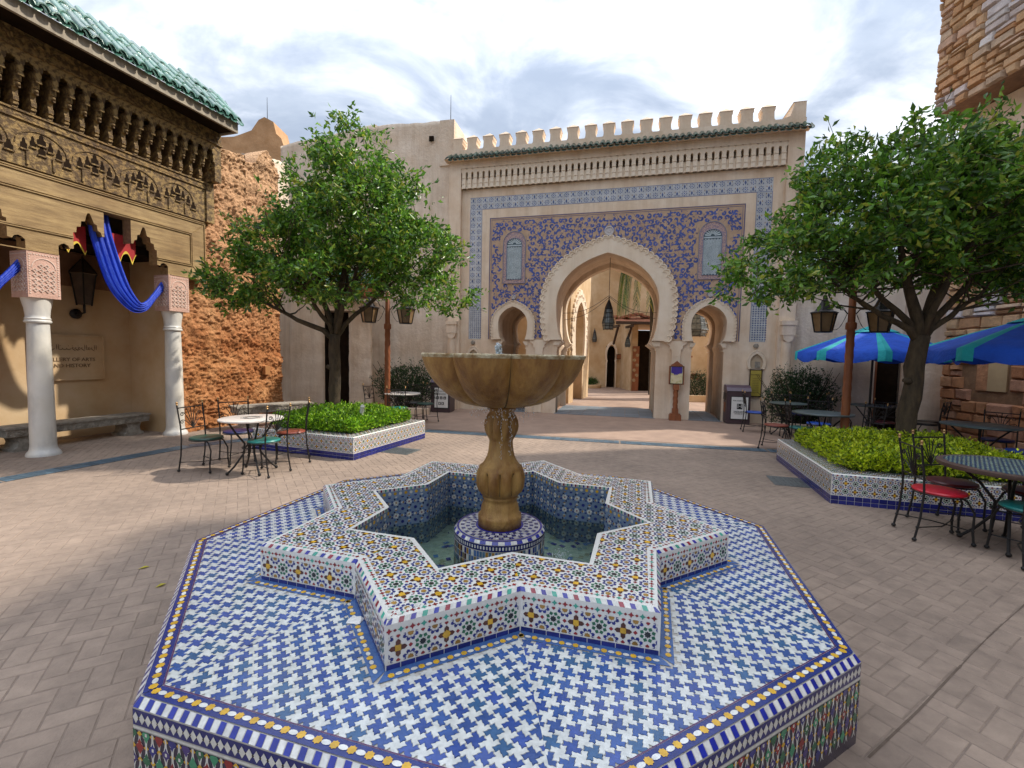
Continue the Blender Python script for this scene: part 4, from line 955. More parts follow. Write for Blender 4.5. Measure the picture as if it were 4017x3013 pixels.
# lower carved frieze with small muqarnas arches
m = MB(); m.box(-2.6, 2.56, -.205, .2, 4.20, 4.83); m.box(2.56, 2.72, -.24, .2, 4.20, 5.0)
m.box(-2.6, 2.70, -.23, -.2051, 4.83, 4.86); m.box(-2.6, 2.7, -.215, -.2051, 4.87, 4.93); m.box(-2.6, 2.7, -.235, .2, 4.935, 4.96)
m.build('carved_frieze', woodC, gl_)
def niche_unit():
    m = MB()
    for (x, z, s_) in ((-.20, 4.50, .8), (-.10, 4.56, .7), (0, 4.62, 1.1), (.10, 4.56, .7), (.20, 4.50, .8), (.0, 4.48, .9), (.30, 4.42, 1)):
        w = .046*s_; m.prism([(x-w, z-.06), (x+w, z-.06), (x+w, z+.02), (x+w*.55, z+.035), (x+w*.45, z+.08), (x, z+.105), (x-w*.45, z+.08), (x-w*.55, z+.035), (x-w, z+.02)], -.2075, -.2055, 1, back=False)
        m.box(x-w*1.25, x+w*1.25, -.228, -.2055, z-.07, z-.05, 0)
    m.tube([(-.30, -.208, 4.50)]+[(-.30*cos(t*pi/10), -.212, 4.50+.24*sin(t*pi/10)) for t in range(1, 10)]+[(.30, -.208, 4.5)], .009, 4)
    for x in (-.17, .13): m.box(x-.014, x+.014, -.224, -.2055, 4.24, 4.42); 
    return m
nu = niche_unit().build('muqarnas_niche', [woodC, dark_recess], gl_, loc=(-1.95, 0, 0))  # flat near-black shapes stand in for the shade inside the cutouts
for k in range(1, 7): inst(nu, gl_, loc=(-1.95+k*.66, 0, 0))
# big bracket frieze: stepped brackets with scalloped openings between
pb = .192; nb = 26
m = MB()
for (z0, z1, y) in ((4.96, 5.05, -.24), (5.05, 5.12, -.27), (5.12, 5.22, -.255), (5.22, 5.30, -.31), (5.30, 5.40, -.335), (5.40, 5.52, -.37)): m.box(-.030 if z0 < 5.2 else -.036, .030 if z0 < 5.2 else .036, y, .0, z0, z1)
m.ball((0, -.335, 5.255), .026, 6); m.box(-.03, .03, -.262, -.24, 5.0, 5.03)
bk_ = m.build('stepped_bracket', woodC, gl_, loc=(2.62, 0, 0))
for k in range(1, nb): inst(bk_, gl_, loc=(2.62-k*pb, 0, 0))
m = MB(); q = []
h = pb/2
lob = [(.060, 5.36), (.074, 5.42), (.062, 5.445), (.068, 5.50), (.048, 5.52), (.048, 5.565), (.022, 5.575), (.0, 5.605)]
poly = [(-h, 5.36), (-.060, 5.36)]+[(-x, z) for x, z in lob[1:]]+[(x, z) for x, z in lob[:-1][::-1]]+[(h, 5.36), (h, 5.70), (-h, 5.70)]
m.prism(poly, -.40, -.375)
sa = m.build('scalloped_screen', woodC, gl_, loc=(2.62-h, 0, 0))
for k in range(1, nb): inst(sa, gl_, loc=(2.62-h-k*pb, 0, 0))
m = MB(); m.box(-2.6, 2.75, -.30, .19, 5.62, 5.70); m.box(-2.6, 2.78, -.43, .19, 5.70, 5.73); m.box(-2.6, 2.76, -.415, .19, 5.735, 5.95); m.box(2.62, 2.76, -.40, .19, 5.0, 5.70); m.build('upper_carved_band', woodC, gl_)
m = MB()
for k in range(14):
    x = 2.5-k*.38; pts = [(x-.19+.38*t/10, -.422, 5.76+.15*sin(pi*t/10)**.7) for t in range(11)]; m.tube(pts, .012, 4)
    m.box(x-.205, x-.175, -.44, -.416, 5.74, 5.86); m.tube([(x-.08, -.42, 5.76), (x, -.425, 5.86), (x+.08, -.42, 5.76)], .009, 4)
o = m.build('pointed_arch_relief', woodC, gl_)
m = MB(); m.box(-2.8, 2.72, -.82, .2, 5.95, 5.975); m.build('eave_soffit', dark_recess, gl_)
m = MB(); m.box(-2.8, 2.76, -.85, -.80, 5.92, 6.10); m.box(2.72, 2.76, -.7999, .2, 5.92, 6.10)
m.build('eave_fascia', mat('eave fascia board', (.42, .36, .27), (.30, .25, .19), 3, .8, .2, 20, aniso=(8, 1, 1), big=.2), gl_)
tb_ = tile_mesh('roof_tile', .066, .21, .155, greenT, gl_, 1.0); first = True
for r__ in range(4):
    for k in range(25):
        o = tb_ if first else inst(tb_, gl_); first = False
        o.location = (2.68-k*.155+random.uniform(-.006, .006), -.95+r__*.155+random.uniform(-.01, .01), 6.10+r__*.155+random.uniform(-.006, .006)); o.rotation_euler = (random.gauss(0, .025), 0, random.gauss(0, .03))
m = MB(); m.add([(-2.8, -.86, 6.10), (2.78, -.86, 6.10), (2.78, -.28, 6.74), (-2.8, -.28, 6.74), (2.78, -.28, 6.1), (-2.8, -.28, 6.1)], [(0, 1, 2, 3), (1, 4, 2)]); m.build('roof_bed', mat('roof bed mortar', (.20, .22, .18), (.12, .14, .11), 8, .9), gl_)
# recessed inscription panel with its lettering
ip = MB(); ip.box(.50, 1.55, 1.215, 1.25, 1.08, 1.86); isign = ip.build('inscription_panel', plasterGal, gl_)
ip = MB(); mould(ip, .48, 1.57, 1.06, 1.88, 1.22, .025, .02); ip.build('panel_rim', plasterGal, isign)
def text(body, size, loc, parent, m, name='lettering', ext=.004, align='CENTER', rz=0, M=None, sx=1):
    cu = bpy.data.curves.new(name, 'FONT'); cu.body = body; cu.size = size; cu.extrude = ext; cu.align_x = align; cu.resolution_u = 2
    oc = bpy.data.objects.new('tmp', cu); col.objects.link(oc); dg = bpy.context.evaluated_depsgraph_get()
    me = bpy.data.meshes.new_from_object(oc.evaluated_get(dg)); bpy.data.objects.remove(oc)
    me.transform(Matrix(((sx, 0, 0, 0), (0, 0, -1, 0), (0, 1, 0, 0), (0, 0, 0, 1)))); me.materials.clear(); me.materials.append(m)
    o = bpy.data.objects.new(name, me); col.objects.link(o); o.parent = parent; o.location = loc; o.rotation_euler = (0, 0, rz); return o
engr = mat('engraved letters', (.26, .17, .09), (.20, .13, .07), 6, .8)
text('GALLERY OF ARTS', .092, (1.04, 1.21, 1.405), isign, engr, sx=1.0); text('AND HISTORY', .092, (1.04, 1.21, 1.295), isign, engr, sx=1.0)
m = MB()     # engraved arabic line: tall strokes, bowls and dots on a shared baseline
def st(pts, w=.011): put_stroke(m, pts, lambda t: w*(.6+.6*sin(pi*t)), (1, 1, 1), 0)
random.seed(5); m.M = Matrix.Translation((1.49, 1.208, .66)) @ Matrix.Diagonal((.62, 1, .6, 1)); x = -.08
for gph in 'aldmaldfwqbsyaltrykjya':
    if gph in 'al': st([(x, 1.74), (x+.004, 1.66), (x, 1.585)]); x -= .045
    elif gph in 'wrdq': st([(x, 1.64), (x-.03, 1.655), (x-.04, 1.62), (x-.01, 1.60), (x+.02, 1.57), (x+.045, 1.55)][::-1]); x -= .07
    elif gph in 'fm': st([(x+.01, 1.61), (x-.015, 1.66), (x-.045, 1.65), (x-.035, 1.60), (x, 1.595), (x-.08, 1.595)]); x -= .085
    else: st([(x, 1.62), (x-.02, 1.59), (x-.06, 1.585), (x-.09, 1.60), (x-.10, 1.64)]); x -= .095
    if gph in 'fqtyb': m.box(x+.03, x+.048, -.001, .001, 1.69, 1.708)
m.M = None; m.build('arabic_lettering', engr, isign)
# columns with carved capitals
def column(u, lab):
    c = thing('marble_column', lab, 'column', (-7.11+u*cos(R(73)), 6.8+u*sin(R(73)), 0), R(73), 'marble columns of the gallery')
    m = MB(); m.lathe([(.20, 0), (.20, .03), (.19, .06), (.165, .09), (.155, .12), (.150, .16)], 32); m.build('base', marble, c, smooth=True)
    m = MB(); m.lathe([(.150, .16), (.146, .6), (.138, 1.4), (.126, 2.0)], 32, fn=lambda a, z: 1+.008*noise.noise(Vector((cos(a)*2, sin(a)*2, z*2)))); m.build('shaft', marble, c, smooth=True)
    m = MB(); m.lathe([(.126, 2.0), (.15, 2.01), (.155, 2.03), (.14, 2.05), (.148, 2.07), (.135, 2.09), (.135, 2.12), (.145, 2.22), (.165, 2.31), (.175, 2.37)], 32); m.build('neck', marble, c, smooth=True)
    m = MB(); m.box(-.19, .19, -.19, .19, 2.37, 3.035); k = m.build('capital_block', pinkst, c)
    m = MB()
    for M_ in (Matrix(), Matrix.Rotation(-pi/2, 4, 'Z'), Matrix.Rotation(pi/2, 4, 'Z')):
        m.M = M_
        for i in range(4):
            for j in range(6):
                x, z = -.105+i*.07, 2.48+j*.07
                if j == 5 and i in (0, 3): continue
                m.tube([(x+.033*cos(t*pi/2), -.195, z+.033*sin(t*pi/2)) for t in range(5)], .005, 4); m.tube([(x+.02*cos(t*pi/4), -.195, z+.02*sin(t*pi/4)) for t in range(9)], .004, 4)
        for k2 in range(17):
            for sx in (-1, 1): m.box(sx*.165-.008, sx*.165+.008, -.197, -.19, 2.42+k2*.035, 2.436+k2*.035)
        for k2 in range(10): m.box(-.152+k2*.034, -.136+k2*.034, -.197, -.19, 2.985, 3.0)
        m.tube([(.14*cos(t*pi/10), -.194, 2.80+.14*sin(t*pi/10)) for t in range(11)], .006, 4)
    m.build('carved_tracery', mat('pale tracery stone', (.66, .52, .44), (.6, .46, .38), 8, .8), k)
    return c
column(0, 'nearer pale marble column with carved pink capital in front of the bench')
column(2.0, 'farther pale marble column with carved pink capital beside the rough orange wall')
# bench, wall lamp, drape, red valance
def stone_bench(name, lab, loc, rz, L, w=.42, h=.45):
    b = thing(name, lab, 'bench', loc, rz, 'stone benches'); m = MB(); m.box(-L/2, L/2, -w/2, w/2, h-.03, h); m.box(-L/2+.03, L/2-.03, -w/2+.02, w/2-.02, h-.15, h-.03); s_ = m.build('seat_slab', benchst, b)
    m = MB(); n = int(L/.12)
    for i in range(n):
        x = -L/2+.06+i*(L-.12)/(n-1); m.tube([(x+.035*cos(t*pi/4), -w/2+.016, h-.09+.035*sin(t*pi/4)) for t in range(9)], .008, 4); m.tube([(x-.05, -w/2+.016, h-.13), (x+.05, -w/2+.016, h-.05)], .007, 4)
    m.build('carved_edge', benchst, s_)
    for s2 in (-1, 1):
        x = s2*(L/2-.28); m = MB(); m.prism([(x-.17, 0), (x+.17, 0), (x+.17, .05), (x+.12, .08), (x+.10, .15), (x+.13, .24), (x+.16, h-.15), (x-.16, h-.15), (x-.13, .24), (x-.10, .15), (x-.12, .08), (x-.17, .05)], -w/2+.05, w/2-.05); m.build('leg', benchst, b)
    return b
stone_bench('stone_bench', 'long carved stone bench under the gallery inscription', (-7.111-.75*sin(R(73))+.87*cos(R(73)), 6.8+.75*cos(R(73))+.87*sin(R(73)), 0), R(73), 2.1, .44, .40)
stone_bench('stone_bench', 'carved stone bench by the rough orange wall behind the left planter', (-5.25, 9.9, 0), R(50), 1.6, .5, .5)
wl = thing('wall_lantern', 'dark wall lantern on a bracket above the gallery inscription', 'lantern', (-7.11+1.15*cos(R(73))-.98*sin(R(73)), 6.8+1.15*sin(R(73))+.98*cos(R(73)), 0), R(73))
m = MB(); m.lathe([(.11, 2.42), (.19, 2.95), (.21, 2.97), (.12, 3.1), (.03, 3.22), (.01, 3.3)], 6, caps=True); m.build('lamp_body', mat('dusky lamp glass', (.09, .055, .03), (.05, .03, .018), 6, .3), wl)
m = MB()
for k in range(6): d = pol(1, k*pi/3); m.tube([d*.115+Z*2.41, d*.195+Z*2.96], .012, 4); m.tube([d*.215+Z*2.97, d*.12+Z*3.1, Z*3.25], .012, 4)
m.tube([(0, 0, 2.42), (0, 0, 2.28), (0, .1, 2.26), (0, .24, 2.26)], .02, 6); m.build('lamp_frame', iron, wl)
m = MB(); m.M = Matrix.Translation((0, .25, 2.26)) @ Matrix.Rotation(pi/2, 4, 'X'); m.lathe([(.09, 0), (.09, .03), (.05, .05)], 14); m.build('wall_plate', iron, wl)
def drape(lab, rows, loc, rz):
    m = MB(); n = 26; vs = []
    for (xa, za, xb, zb, y, amp) in rows:
        for i in range(n+1):
            t = i/n; f = sin(t*pi*9+.6*za)*.5+.5*sin(t*pi*17+1); vs.append((xa+(xb-xa)*t, y-amp*f*.7-.03*sin(pi*t), za+(zb-za)*t))
    fs = [[r*(n+1)+i, r*(n+1)+i+1, (r+1)*(n+1)+i+1, (r+1)*(n+1)+i] for r in range(len(rows)-1) for i in range(n)]
    m.add(vs, fs); return tag(m.build('swag_drape', bluecl, None, loc=loc, rot=rz, smooth=2), lab, 'drape', 'blue swag drapes in the gallery')
def smooth_rows(keys, n=7):
    out = []
    for a in range(len(keys)-1):
        p = [keys[max(a-1, 0)], keys[a], keys[a+1], keys[min(a+2, len(keys)-1)]]
        for s_ in range(n):
            t = s_/n; out.append([.5*((2*p[1][i])+(-p[0][i]+p[2][i])*t+(2*p[0][i]-5*p[1][i]+4*p[2][i]-p[3][i])*t*t+(-p[0][i]+3*p[1][i]-3*p[2][i]+p[3][i])*t**3) for i in range(6)])
    out.append(list(keys[-1])); return out
keys = [(.66, 3.84, .98, 3.86, -.02, .05), (.64, 3.56, 1.00, 3.58, -.05, .06), (.70, 3.20, 1.06, 3.25, -.08, .06), (.82, 2.75, 1.16, 2.88, -.10, .055), (.98, 2.48, 1.24, 2.66, -.11, .045), (1.22, 2.29, 1.36, 2.48, -.11, .04), (1.46, 2.34, 1.46, 2.50, -.10, .03), (1.64, 2.56, 1.62, 2.68, -.08, .03), (1.80, 2.74, 1.78, 2.90, -.05, .03)]
drape('bright blue cloth swag hanging between the two marble columns', smooth_rows(keys), (-7.11, 6.8, 0), R(73))
k2 = [(a-2.0, b, c-2.0, d, y, am_) for a, b, c, d, y, am_ in keys]
drape('blue cloth swag showing at the far left edge of the photo', smooth_rows(k2), (-7.11, 6.8, 0), R(73))
def valance(x0, x1, lab, off):
    v = thing('cloth_valance', lab, 'valance', (-7.11, 6.8, 0), R(73), 'red valances behind the beam'); n = 40
    zf = lambda t: 3.17+.17*abs(sin(pi*(t*2.0+off)))
    a = [(x0+(x1-x0)*t/n, zf(t/n)) for t in range(n+1)]
    m = MB(); m.prism([(x1, 3.6), (x0, 3.6)]+a, .02, .03); m.build('red_panel', redcl, v)
    m = MB(); b = [(x, z-.035+.012*sin(x*60)) for x, z in a]; m.prism(a[::-1]+b, .012, .018); m.build('yellow_trim', yelcl, v)
valance(.22, .66, 'red valance with wavy yellow trim left of the blue cloth swag', .1); valance(1.02, 1.40, 'red valance with wavy yellow trim right of the blue cloth swag', .35)
# mosaic pier at the far left edge
mp2 = thing('mosaic_pier', 'square pier clad in red and blue mosaic at the far left edge', 'pier', (-7.92, 6.65, 0), R(73))
m = MB(); m.box(-.2, .17, -.0, .35, 0, 1.95); pr_ = m.build('pier_body', mat('pier mosaic', (.32, .10, .10), (.06, .10, .22), 26, .5, sharp=(.47, .53)), mp2)
m = MB(); m.box(-.21, .18, -.01, .36, 0, .35, 0); m.build('plinth', mat('green base tile', (.05, .12, .07), (.04, .08, .05), 9, .5), mp2)
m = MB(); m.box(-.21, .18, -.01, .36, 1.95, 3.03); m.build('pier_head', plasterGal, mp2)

# ------------------------------------------------------------------ rough orange wall, white walls, tower
def rough_wall(name, label, p0, p1, top, thick, m, amp=.05, sc=3.2, step=.06, cat='wall', fine=.018, sc2=14, seed=0):
    """a solid wall between two plan points, its front face displaced; top is a function of the fraction along it"""
    p0, p1 = Vector(p0), Vector(p1); L = (p1-p0).length; rz = math.atan2((p1-p0).y, (p1-p0).x); nx = max(2, int(L/step)); H = max(top(t/20) for t in range(21)); nz = max(2, int(H/step))
    vs = []
    for j in range(nz+1):
        for i in range(nx+1):
            x = L*i/nx; z = top(i/nx)*j/nz; q = Vector((x*sc, seed, z*sc)); q2 = Vector((x*sc2, seed+5, z*sc2))
            d = amp*noise.fractal(q, 1, 2, 4)+fine*abs(noise.noise(q2))*2
            vs.append((x, -d, z+(.04*noise.noise(Vector((x*3, seed, 9))) if j == nz else 0)))
    fs = [[j*(nx+1)+i, j*(nx+1)+i+1, (j+1)*(nx+1)+i+1, (j+1)*(nx+1)+i] for j in range(nz) for i in range(nx)]
    k = len(vs); tops = [nz*(nx+1)+i for i in range(nx+1)]; rights = [j*(nx+1)+nx for j in range(nz+1)]; lefts = [j*(nx+1) for j in range(nz+1)]
    for lst in (tops, rights, lefts): vs += [(vs[i][0], thick, vs[i][2]) for i in lst]
    for s_, (lst, rev) in zip((0, len(tops), len(tops)+len(rights)), ((tops, 1), (rights, 0), (lefts, 1))):
        for i in range(len(lst)-1):
            f = [lst[i], lst[i+1], k+s_+i+1, k+s_+i]; fs.append(f[::-1] if rev and lst is not tops else f)
    mm = MB(); mm.add(vs, fs); o = mm.build(name, m, None, loc=(p0.x, p0.y, 0), rot=rz, smooth=2); return tag(o, label, cat)
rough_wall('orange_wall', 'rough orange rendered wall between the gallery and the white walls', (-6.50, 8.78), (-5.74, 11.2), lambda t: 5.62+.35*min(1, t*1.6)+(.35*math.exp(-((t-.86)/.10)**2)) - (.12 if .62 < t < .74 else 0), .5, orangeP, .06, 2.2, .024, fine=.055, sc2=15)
m = MB(); m.box(0, .11, -.012, .01, 0, .15)
for (x, z, lb) in ((2.05, 1.2, 'small square plate set in the rough orange wall at head height'), (2.05, .32, 'small square plate low in the rough orange wall')):
    p = MB(); p.box(-.07, .07, -.10, .0, -.10, .10); tag(p.build('wall_plate', mat('orange plate', (.40, .18, .06), (.36, .16, .05), 5, .7), None, loc=(-6.50+x*.30, 8.78+x*.954, z), rot=math.atan2(2.42, .76)), lb, 'wall plate')
# background orange merlon wall and pale parapet
m = MB(); m.M = Matrix.Translation((-12.8, 16.0, 0)) @ Matrix.Rotation(R(0), 4, 'Z')
m.prism([(4.8, 0), (4.8, 8.7), (4.72, 8.95), (4.55, 9.1), (4.45, 9.5), (4.15, 9.65), (3.95, 9.55), (3.7, 9.2), (3.3, 9.05), (3.1, 8.98), (-3, 8.65), (-3, 0)], 0, 1.0)
tag(m.build('orange_background_wall', mat('background orange plaster', (.58, .34, .17), (.46, .25, .11), 3, .9, .7, 12, big=.2), None), 'distant orange wall with a rounded stepped merlon behind the white parapet', 'wall')
white_wall = lambda name, lab, a, b, top, th=.5, amp=.02, step=.10, sc=1.4: rough_wall(name, lab, a, b, top, th, plasterW, amp, sc, step, fine=.006, sc2=6, seed=a[0])
white_wall('white_wall', 'tall pale wall joining the left end of the gate, with a small square vent', (-4.4, 14.35), (-1.88, 13.92), lambda t: 8.62+.0*t)
white_wall('white_wall', 'high pale wall rising behind the left orange tree toward the orange merlon', (-7.55, 14.9), (-4.35, 14.45), lambda t: 8.22+.5*t)
m = MB(); m.box(-.0, .45, 0, 2.6, 7.3, 8.62); tag(m.build('parapet_return', plasterW, None, loc=(-2.3, 13.95, 0), rot=R(-12)), 'short return of the pale parapet left of the first merlon', 'parapet')
m = MB(); m.box(-.07, .07, -.03, .02, -.07, .07); tag(m.build('wall_vent', dark_recess, None, loc=(-2.55, 13.98, 8.1), rot=R(-10)), 'small dark square vent high in the pale wall left of the gate', 'vent')
white_wall('white_buttress', 'pale buttress wall right of the rough orange wall behind the bench', (-6.62, 13.45), (-5.70, 13.75), lambda t: 4.3, 1.2)
white_wall('white_side_wall', 'pale shaded wall running back from the rough orange wall', (-6.15, 11.15), (-6.62, 13.5), lambda t: 6.35+.75*t, .4)
rough_wall('doorway_pier', 'bulging pale pier right of the dark doorway behind the left tree', (-5.0, 13.85), (-4.22, 13.62), lambda t: 2.9, .8, plasterW, .06, 1.6, .08, fine=.008)
m = MB(); m.box(-5.72, -4.98, 14.15, 14.25, 0, 3.4); m.box(-5.72, -5.68, 13.8, 14.2, 0, 3.4); dd = tag(m.build('dark_doorway', dark_recess, None), 'dark open doorway between pale piers behind the left tree', 'doorway')
m = MB(); m.box(-5.75, -4.2, 13.6, 14.5, 2.9, 3.2); tag(m.build('doorway_lintel', plasterW, None), 'pale lintel above the dark doorway', 'lintel')
hd = thing('doorway_hood', 'small wooden hood with green tiles over the dark doorway, seen through the tree', 'hood', (-4.9, 13.5, 0), R(-12))
m = MB(); m.box(-.9, .9, -.25, .5, 3.3, 3.55); m.box(-.95, .95, -.32, .5, 3.55, 3.62); m.build('hood_beam', redwood, hd)
th_ = tile_mesh('roof_tile', .07, .5, .18, greenT, hd, .75); th_.location = (-.86, -.4, 3.66)
for k in range(1, 10): inst(th_, hd, loc=(-.86+k*.19, -.4, 3.66))
# right of the gate: pale wall, door, stone tower
white_wall('white_wall', 'pale block wall between the gate and the dark door under the umbrella', (6.70, 11.83), (8.82, 10.98), lambda t: 3.9, .5, .015)
white_wall('white_wall', 'narrow pale wall strip between the dark door and the stone tower', (9.26, 10.80), (10.2, 10.42), lambda t: 5.2, .5, .015)
m = MB(); m.box(-.02, .50, .12, .2, 0, 1.95); m.box(-.0, .04, -.02, .12, 0, 1.95, 1); m.box(-.02, .5, -.02, .12, 1.95, 4, 2); tag(m.build('dark_door', [dark_recess, redwood, plasterW], None, loc=(8.80, 10.99, 0), rot=math.atan2(-.22, .5)), 'dark open door under the left umbrella beside the stone tower', 'door')
tw_ = thing('stone_tower', 'tall orange and pink ashlar stone tower at the right edge', 'tower', (9.7, 10.2, 0), R(-90))
# local x runs toward the camera, -y faces the court ... rotate so that local -y points to world -x
core = MB(); core.box(0, 14, .03, 4.0, 0, 6.98)
core.box(-.0, 14, -.60, 4.0, 7.0, 9.9); core.box(1.0, 14, -.60, 4.0, 9.9, 11.4); core.box(2.2, 14, -.6, 4.0, 11.4, 13.2)  # upper steps out of view, shaped to cast the foreground shadow
tc_ = core.build('tower_core', mat('tower joint mortar', (.30, .17, .09), (.2, .11, .06), 6, .95, .6, 20), tw_)
m = MB(); m.box(0, 14, -.02, .028, 5.3, 6.98); m.build('smooth_band', plaster, tw_)
STC = [(.55, .33, .17), (.51, .28, .135), (.56, .36, .20), (.53, .34, .23), (.48, .26, .13), (.56, .40, .27), (.54, .34, .19)]
PALE = [(.56, .50, .48), (.55, .46, .42), (.60, .55, .52)]
def stones(x0, x1, z0, z1, y, sx, sz, parent, m_small, limit, seed, holes=(), palef=None, lowc=0):
    random.seed(seed); z = z0; lst = []
    while z < z1-.04:
        h = min(random.uniform(.7, 1.35)*sz, z1-z); x = x0+random.uniform(-.2, 0)
        while x < x1:
            w = random.uniform(.6, 1.7)*sx; xa, xb = max(x, x0), min(x+w, x1); x += w
            if xb-xa < .05: continue
            if any(xa < hx1 and xb > hx0 and z < hz1 and z+h > hz0 for hx0, hx1, hz0, hz1 in holes): continue
            if random.random() < .18 and h > sz*.9: lst += [(xa, xb, z, z+h*.48), (xa, xb, z+h*.5, z+h)]
            else: lst.append((xa, xb, z, z+h))
        z += h
    k = 0; joined = MB()
    lst.sort(key=lambda s_: s_[0]); tot = len(lst)
    for s_ in sorted(lst, key=lambda s_: -(s_[1]-s_[0])*(s_[3]-s_[2])):
        xa, xb, za, zb = s_; g_ = .011; d = random.uniform(.02, .07); q = lambda: random.uniform(-.004, .026)
        px, pz = (xa+xb)/2, (za+zb)/2
        pal = palef and palef(px, pz)
        c = jit(random.choice(PALE if pal else STC), .14)
        if lowc and pz < 2.2: c = (c[0]*.86, c[1]*.68, c[2]*.62)
        f = [(xa+g_+q(), za+g_+q()), (xb-g_-q(), za+g_+q()), (xb-g_-q(), zb-g_-q()), (xa+g_+q(), zb-g_-q())]
        b = [(xa+g_*.5, za+g_*.5), (xb-g_*.5, za+g_*.5), (xb-g_*.5, zb-g_*.5), (xa+g_*.5, zb-g_*.5)]; e = .02
        mid = [(u+(px-u)*.12, w+(pz-w)*.12) for u, w in f]
        dd_ = [d+random.uniform(-.012, .012) for _ in range(4)]
        vs = [(u, y+.03, w) for u, w in b]+[(u, y-d*.55, w) for u, w in f]+[(u, y-dd_[i], w) for i, (u, w) in enumerate(mid)]
        fs = [(i, (i+1) % 4, 4+(i+1) % 4, 4+i) for i in range(4)]+[(4+i, 4+(i+1) % 4, 8+(i+1) % 4, 8+i) for i in range(4)]+[(8, 9, 10, 11)]
        if k < limit:
            mm = MB(); mm.add(vs, fs, 0, c); mm.build('stone', stoneM, parent, smooth=True)
        else: joined.add(vs, fs, 0, c)
        k += 1
    if joined.v: o = joined.build('small_stone', stoneM, parent, smooth=True); o['kind'] = 'stuff'
stones(0, 7.2, 0, 5.3, 0, .30, .20, tc_, None, 170, 11, holes=[(.75, 1.35, 1.12, 1.95)], palef=lambda x, z: z > 2.6 and x < 1.2 and noise.noise(Vector((x*1.3, z, 3))) > .0, lowc=1)
stones(0, 4.2, 7.0, 9.9, -.62, .28, .165, tc_, None, 130, 12, palef=lambda x, z: abs(x-1.3-(z-8.2)*.1) < .32 and 7.9 < z < 9.3 or (x < .6 and z < 7.4), holes=[(1.75, 1.85, 8.6, 9.4)])
m = MB(); m.box(.98, 1.34, -.005, .03, 1.12, 1.95); m.box(.75, .98, .0, .035, 1.12, 1.95, 1, (.46, .22, .11)); m.build('blocked_window', [mat('window infill', (.50, .36, .20), (.44, .31, .17), 4, .9), stoneM], tw_)
m = MB(); m.tube([(1.75, -.05, 6.95), (1.75, -.10, 6.5), (1.72, -.12, 6.3), (1.72, -.12, 5.9)], [.05, .05, .075, .06], 8); m.build('rain_spout', mat('terracotta spout', (.22, .10, .07), (.16, .07, .05), 7, .8), tw_)
ob = MB(); ob.box(0, 12, 0, 3, 0, 11.5); o = ob.build('unseen_shade_wing', mat('tower joint mortar', (.3, .17, .09)), None, loc=(9.7, -3.6, 0), rot=R(-90)); tag(o, 'unseen plain wing beyond the right edge, set tall to shade the foreground', 'building')  # unseen wing out of frame, put in to shade the foreground
# side return of tower facing the gate is part of the core; low planting kerb

# ------------------------------------------------------------------ planters
def planter(lab, cx, cy, side, a, h, colr):
    p = thing('tiled_planter', lab, 'planter', (cx, cy, 0), a, 'tiled square planters'); hs = side/2; wd = .27
    m = MB(); o = [(-hs, -hs), (hs, -hs), (hs, hs), (-hs, hs)]; i_ = [(x*(1-wd/hs), y*(1-wd/hs)) for x, y in o]
    rings = [(o, 0), (o, h-.012), ([(x*(1-.01/hs), y*(1-.01/hs)) for x, y in o], h), (i_, h), (i_, h-.1)]
    vs = [(x, y, z) for r, z in rings for x, y in r]; m.add(vs, [[k*4+i, k*4+(i+1) % 4, (k+1)*4+(i+1) % 4, (k+1)*4+i] for k in range(4) for i in range(4)]); wall_ = m.build('planter_wall', MATS['pale mosaic ground'], p)
    m = MB(); m.add([(x, y, h-.05) for x, y in i_], [(0, 1, 2, 3)]); m.build('soil', earth, p)
    mm = MB(); pl = []
    for k in range(4):
        A, B = Vector((*o[k], 0)), Vector((*o[(k+1) % 4], 0)); L = (B-A).length; U = (B-A).normalized(); V = Vector((-U.y, U.x, 0))
        n = max(1, round(L/.094)); c_ = L/n; reg = [(.008, .118), (L-.008, .118), (L-.008, h-.035), (.008, h-.035)]
        P = zellige(reg, c_, c_/2, .165); lay(mm, P, reg, A, U, Z, .0015)
        lay(mm, bands(L, h-.028, h-.013, [(.03, .04, .25), WHT, RED, WHT, (.04, .05, .25), WHT, TEAL, WHT], .022), [(0, 0), (L, 0), (L, h), (0, h)], A, U, Z, .0015, .15)
        nb_ = int(L/.078); w = L/nb_
        for r_ in range(2):
            for i in range(nb_): pl.append((A, U, i*w+.0025, (i+1)*w-.0025, .003+r_*.055, .055+r_*.055))
        reg = [(.02, .012), (L-.02, .012), (L-wd+.02, wd-.02), (wd-.02, wd-.02)]
        lay(mm, zellige(reg, c_, c_/2, .05), reg, A+Z*h, U, V, .0015)
    o_ = mm.build('planter_mosaic', glaze, wall_); o_['kind'] = 'stuff'
    bl_ = mat('cobalt glazed tile', (.015, .022, .20), (.012, .016, .13), 3, .2, .1, 30, rnd=.25, coat=.3)
    A = Vector((0, 0, 0)); wtile = pl[0][3]-pl[0][2]; m = MB(); m.box(-wtile/2, wtile/2, -.005, .004, -.025, .025); pr0 = m.build('skirting_tile', bl_, wall_); f_ = True
    for (A, U, x0, x1, z0, z1) in pl:
        c = A+U*(x0+x1)/2
        o2 = pr0 if f_ else inst(pr0, wall_); f_ = False; o2.location = (c.x, c.y, (z0+z1)/2); o2.rotation_euler = (random.gauss(0, .01), 0, math.atan2(U.y, U.x)+random.gauss(0, .006))
    return p
planter('left square tiled planter holding an orange tree and bright green groundcover', -3.02, 8.15, 2.08, R(-20), .365, 0)
planter('right square tiled planter holding an orange tree and yellow green groundcover', 5.20, 5.95, 2.36, R(-17), .365, 0)
import numpy as np
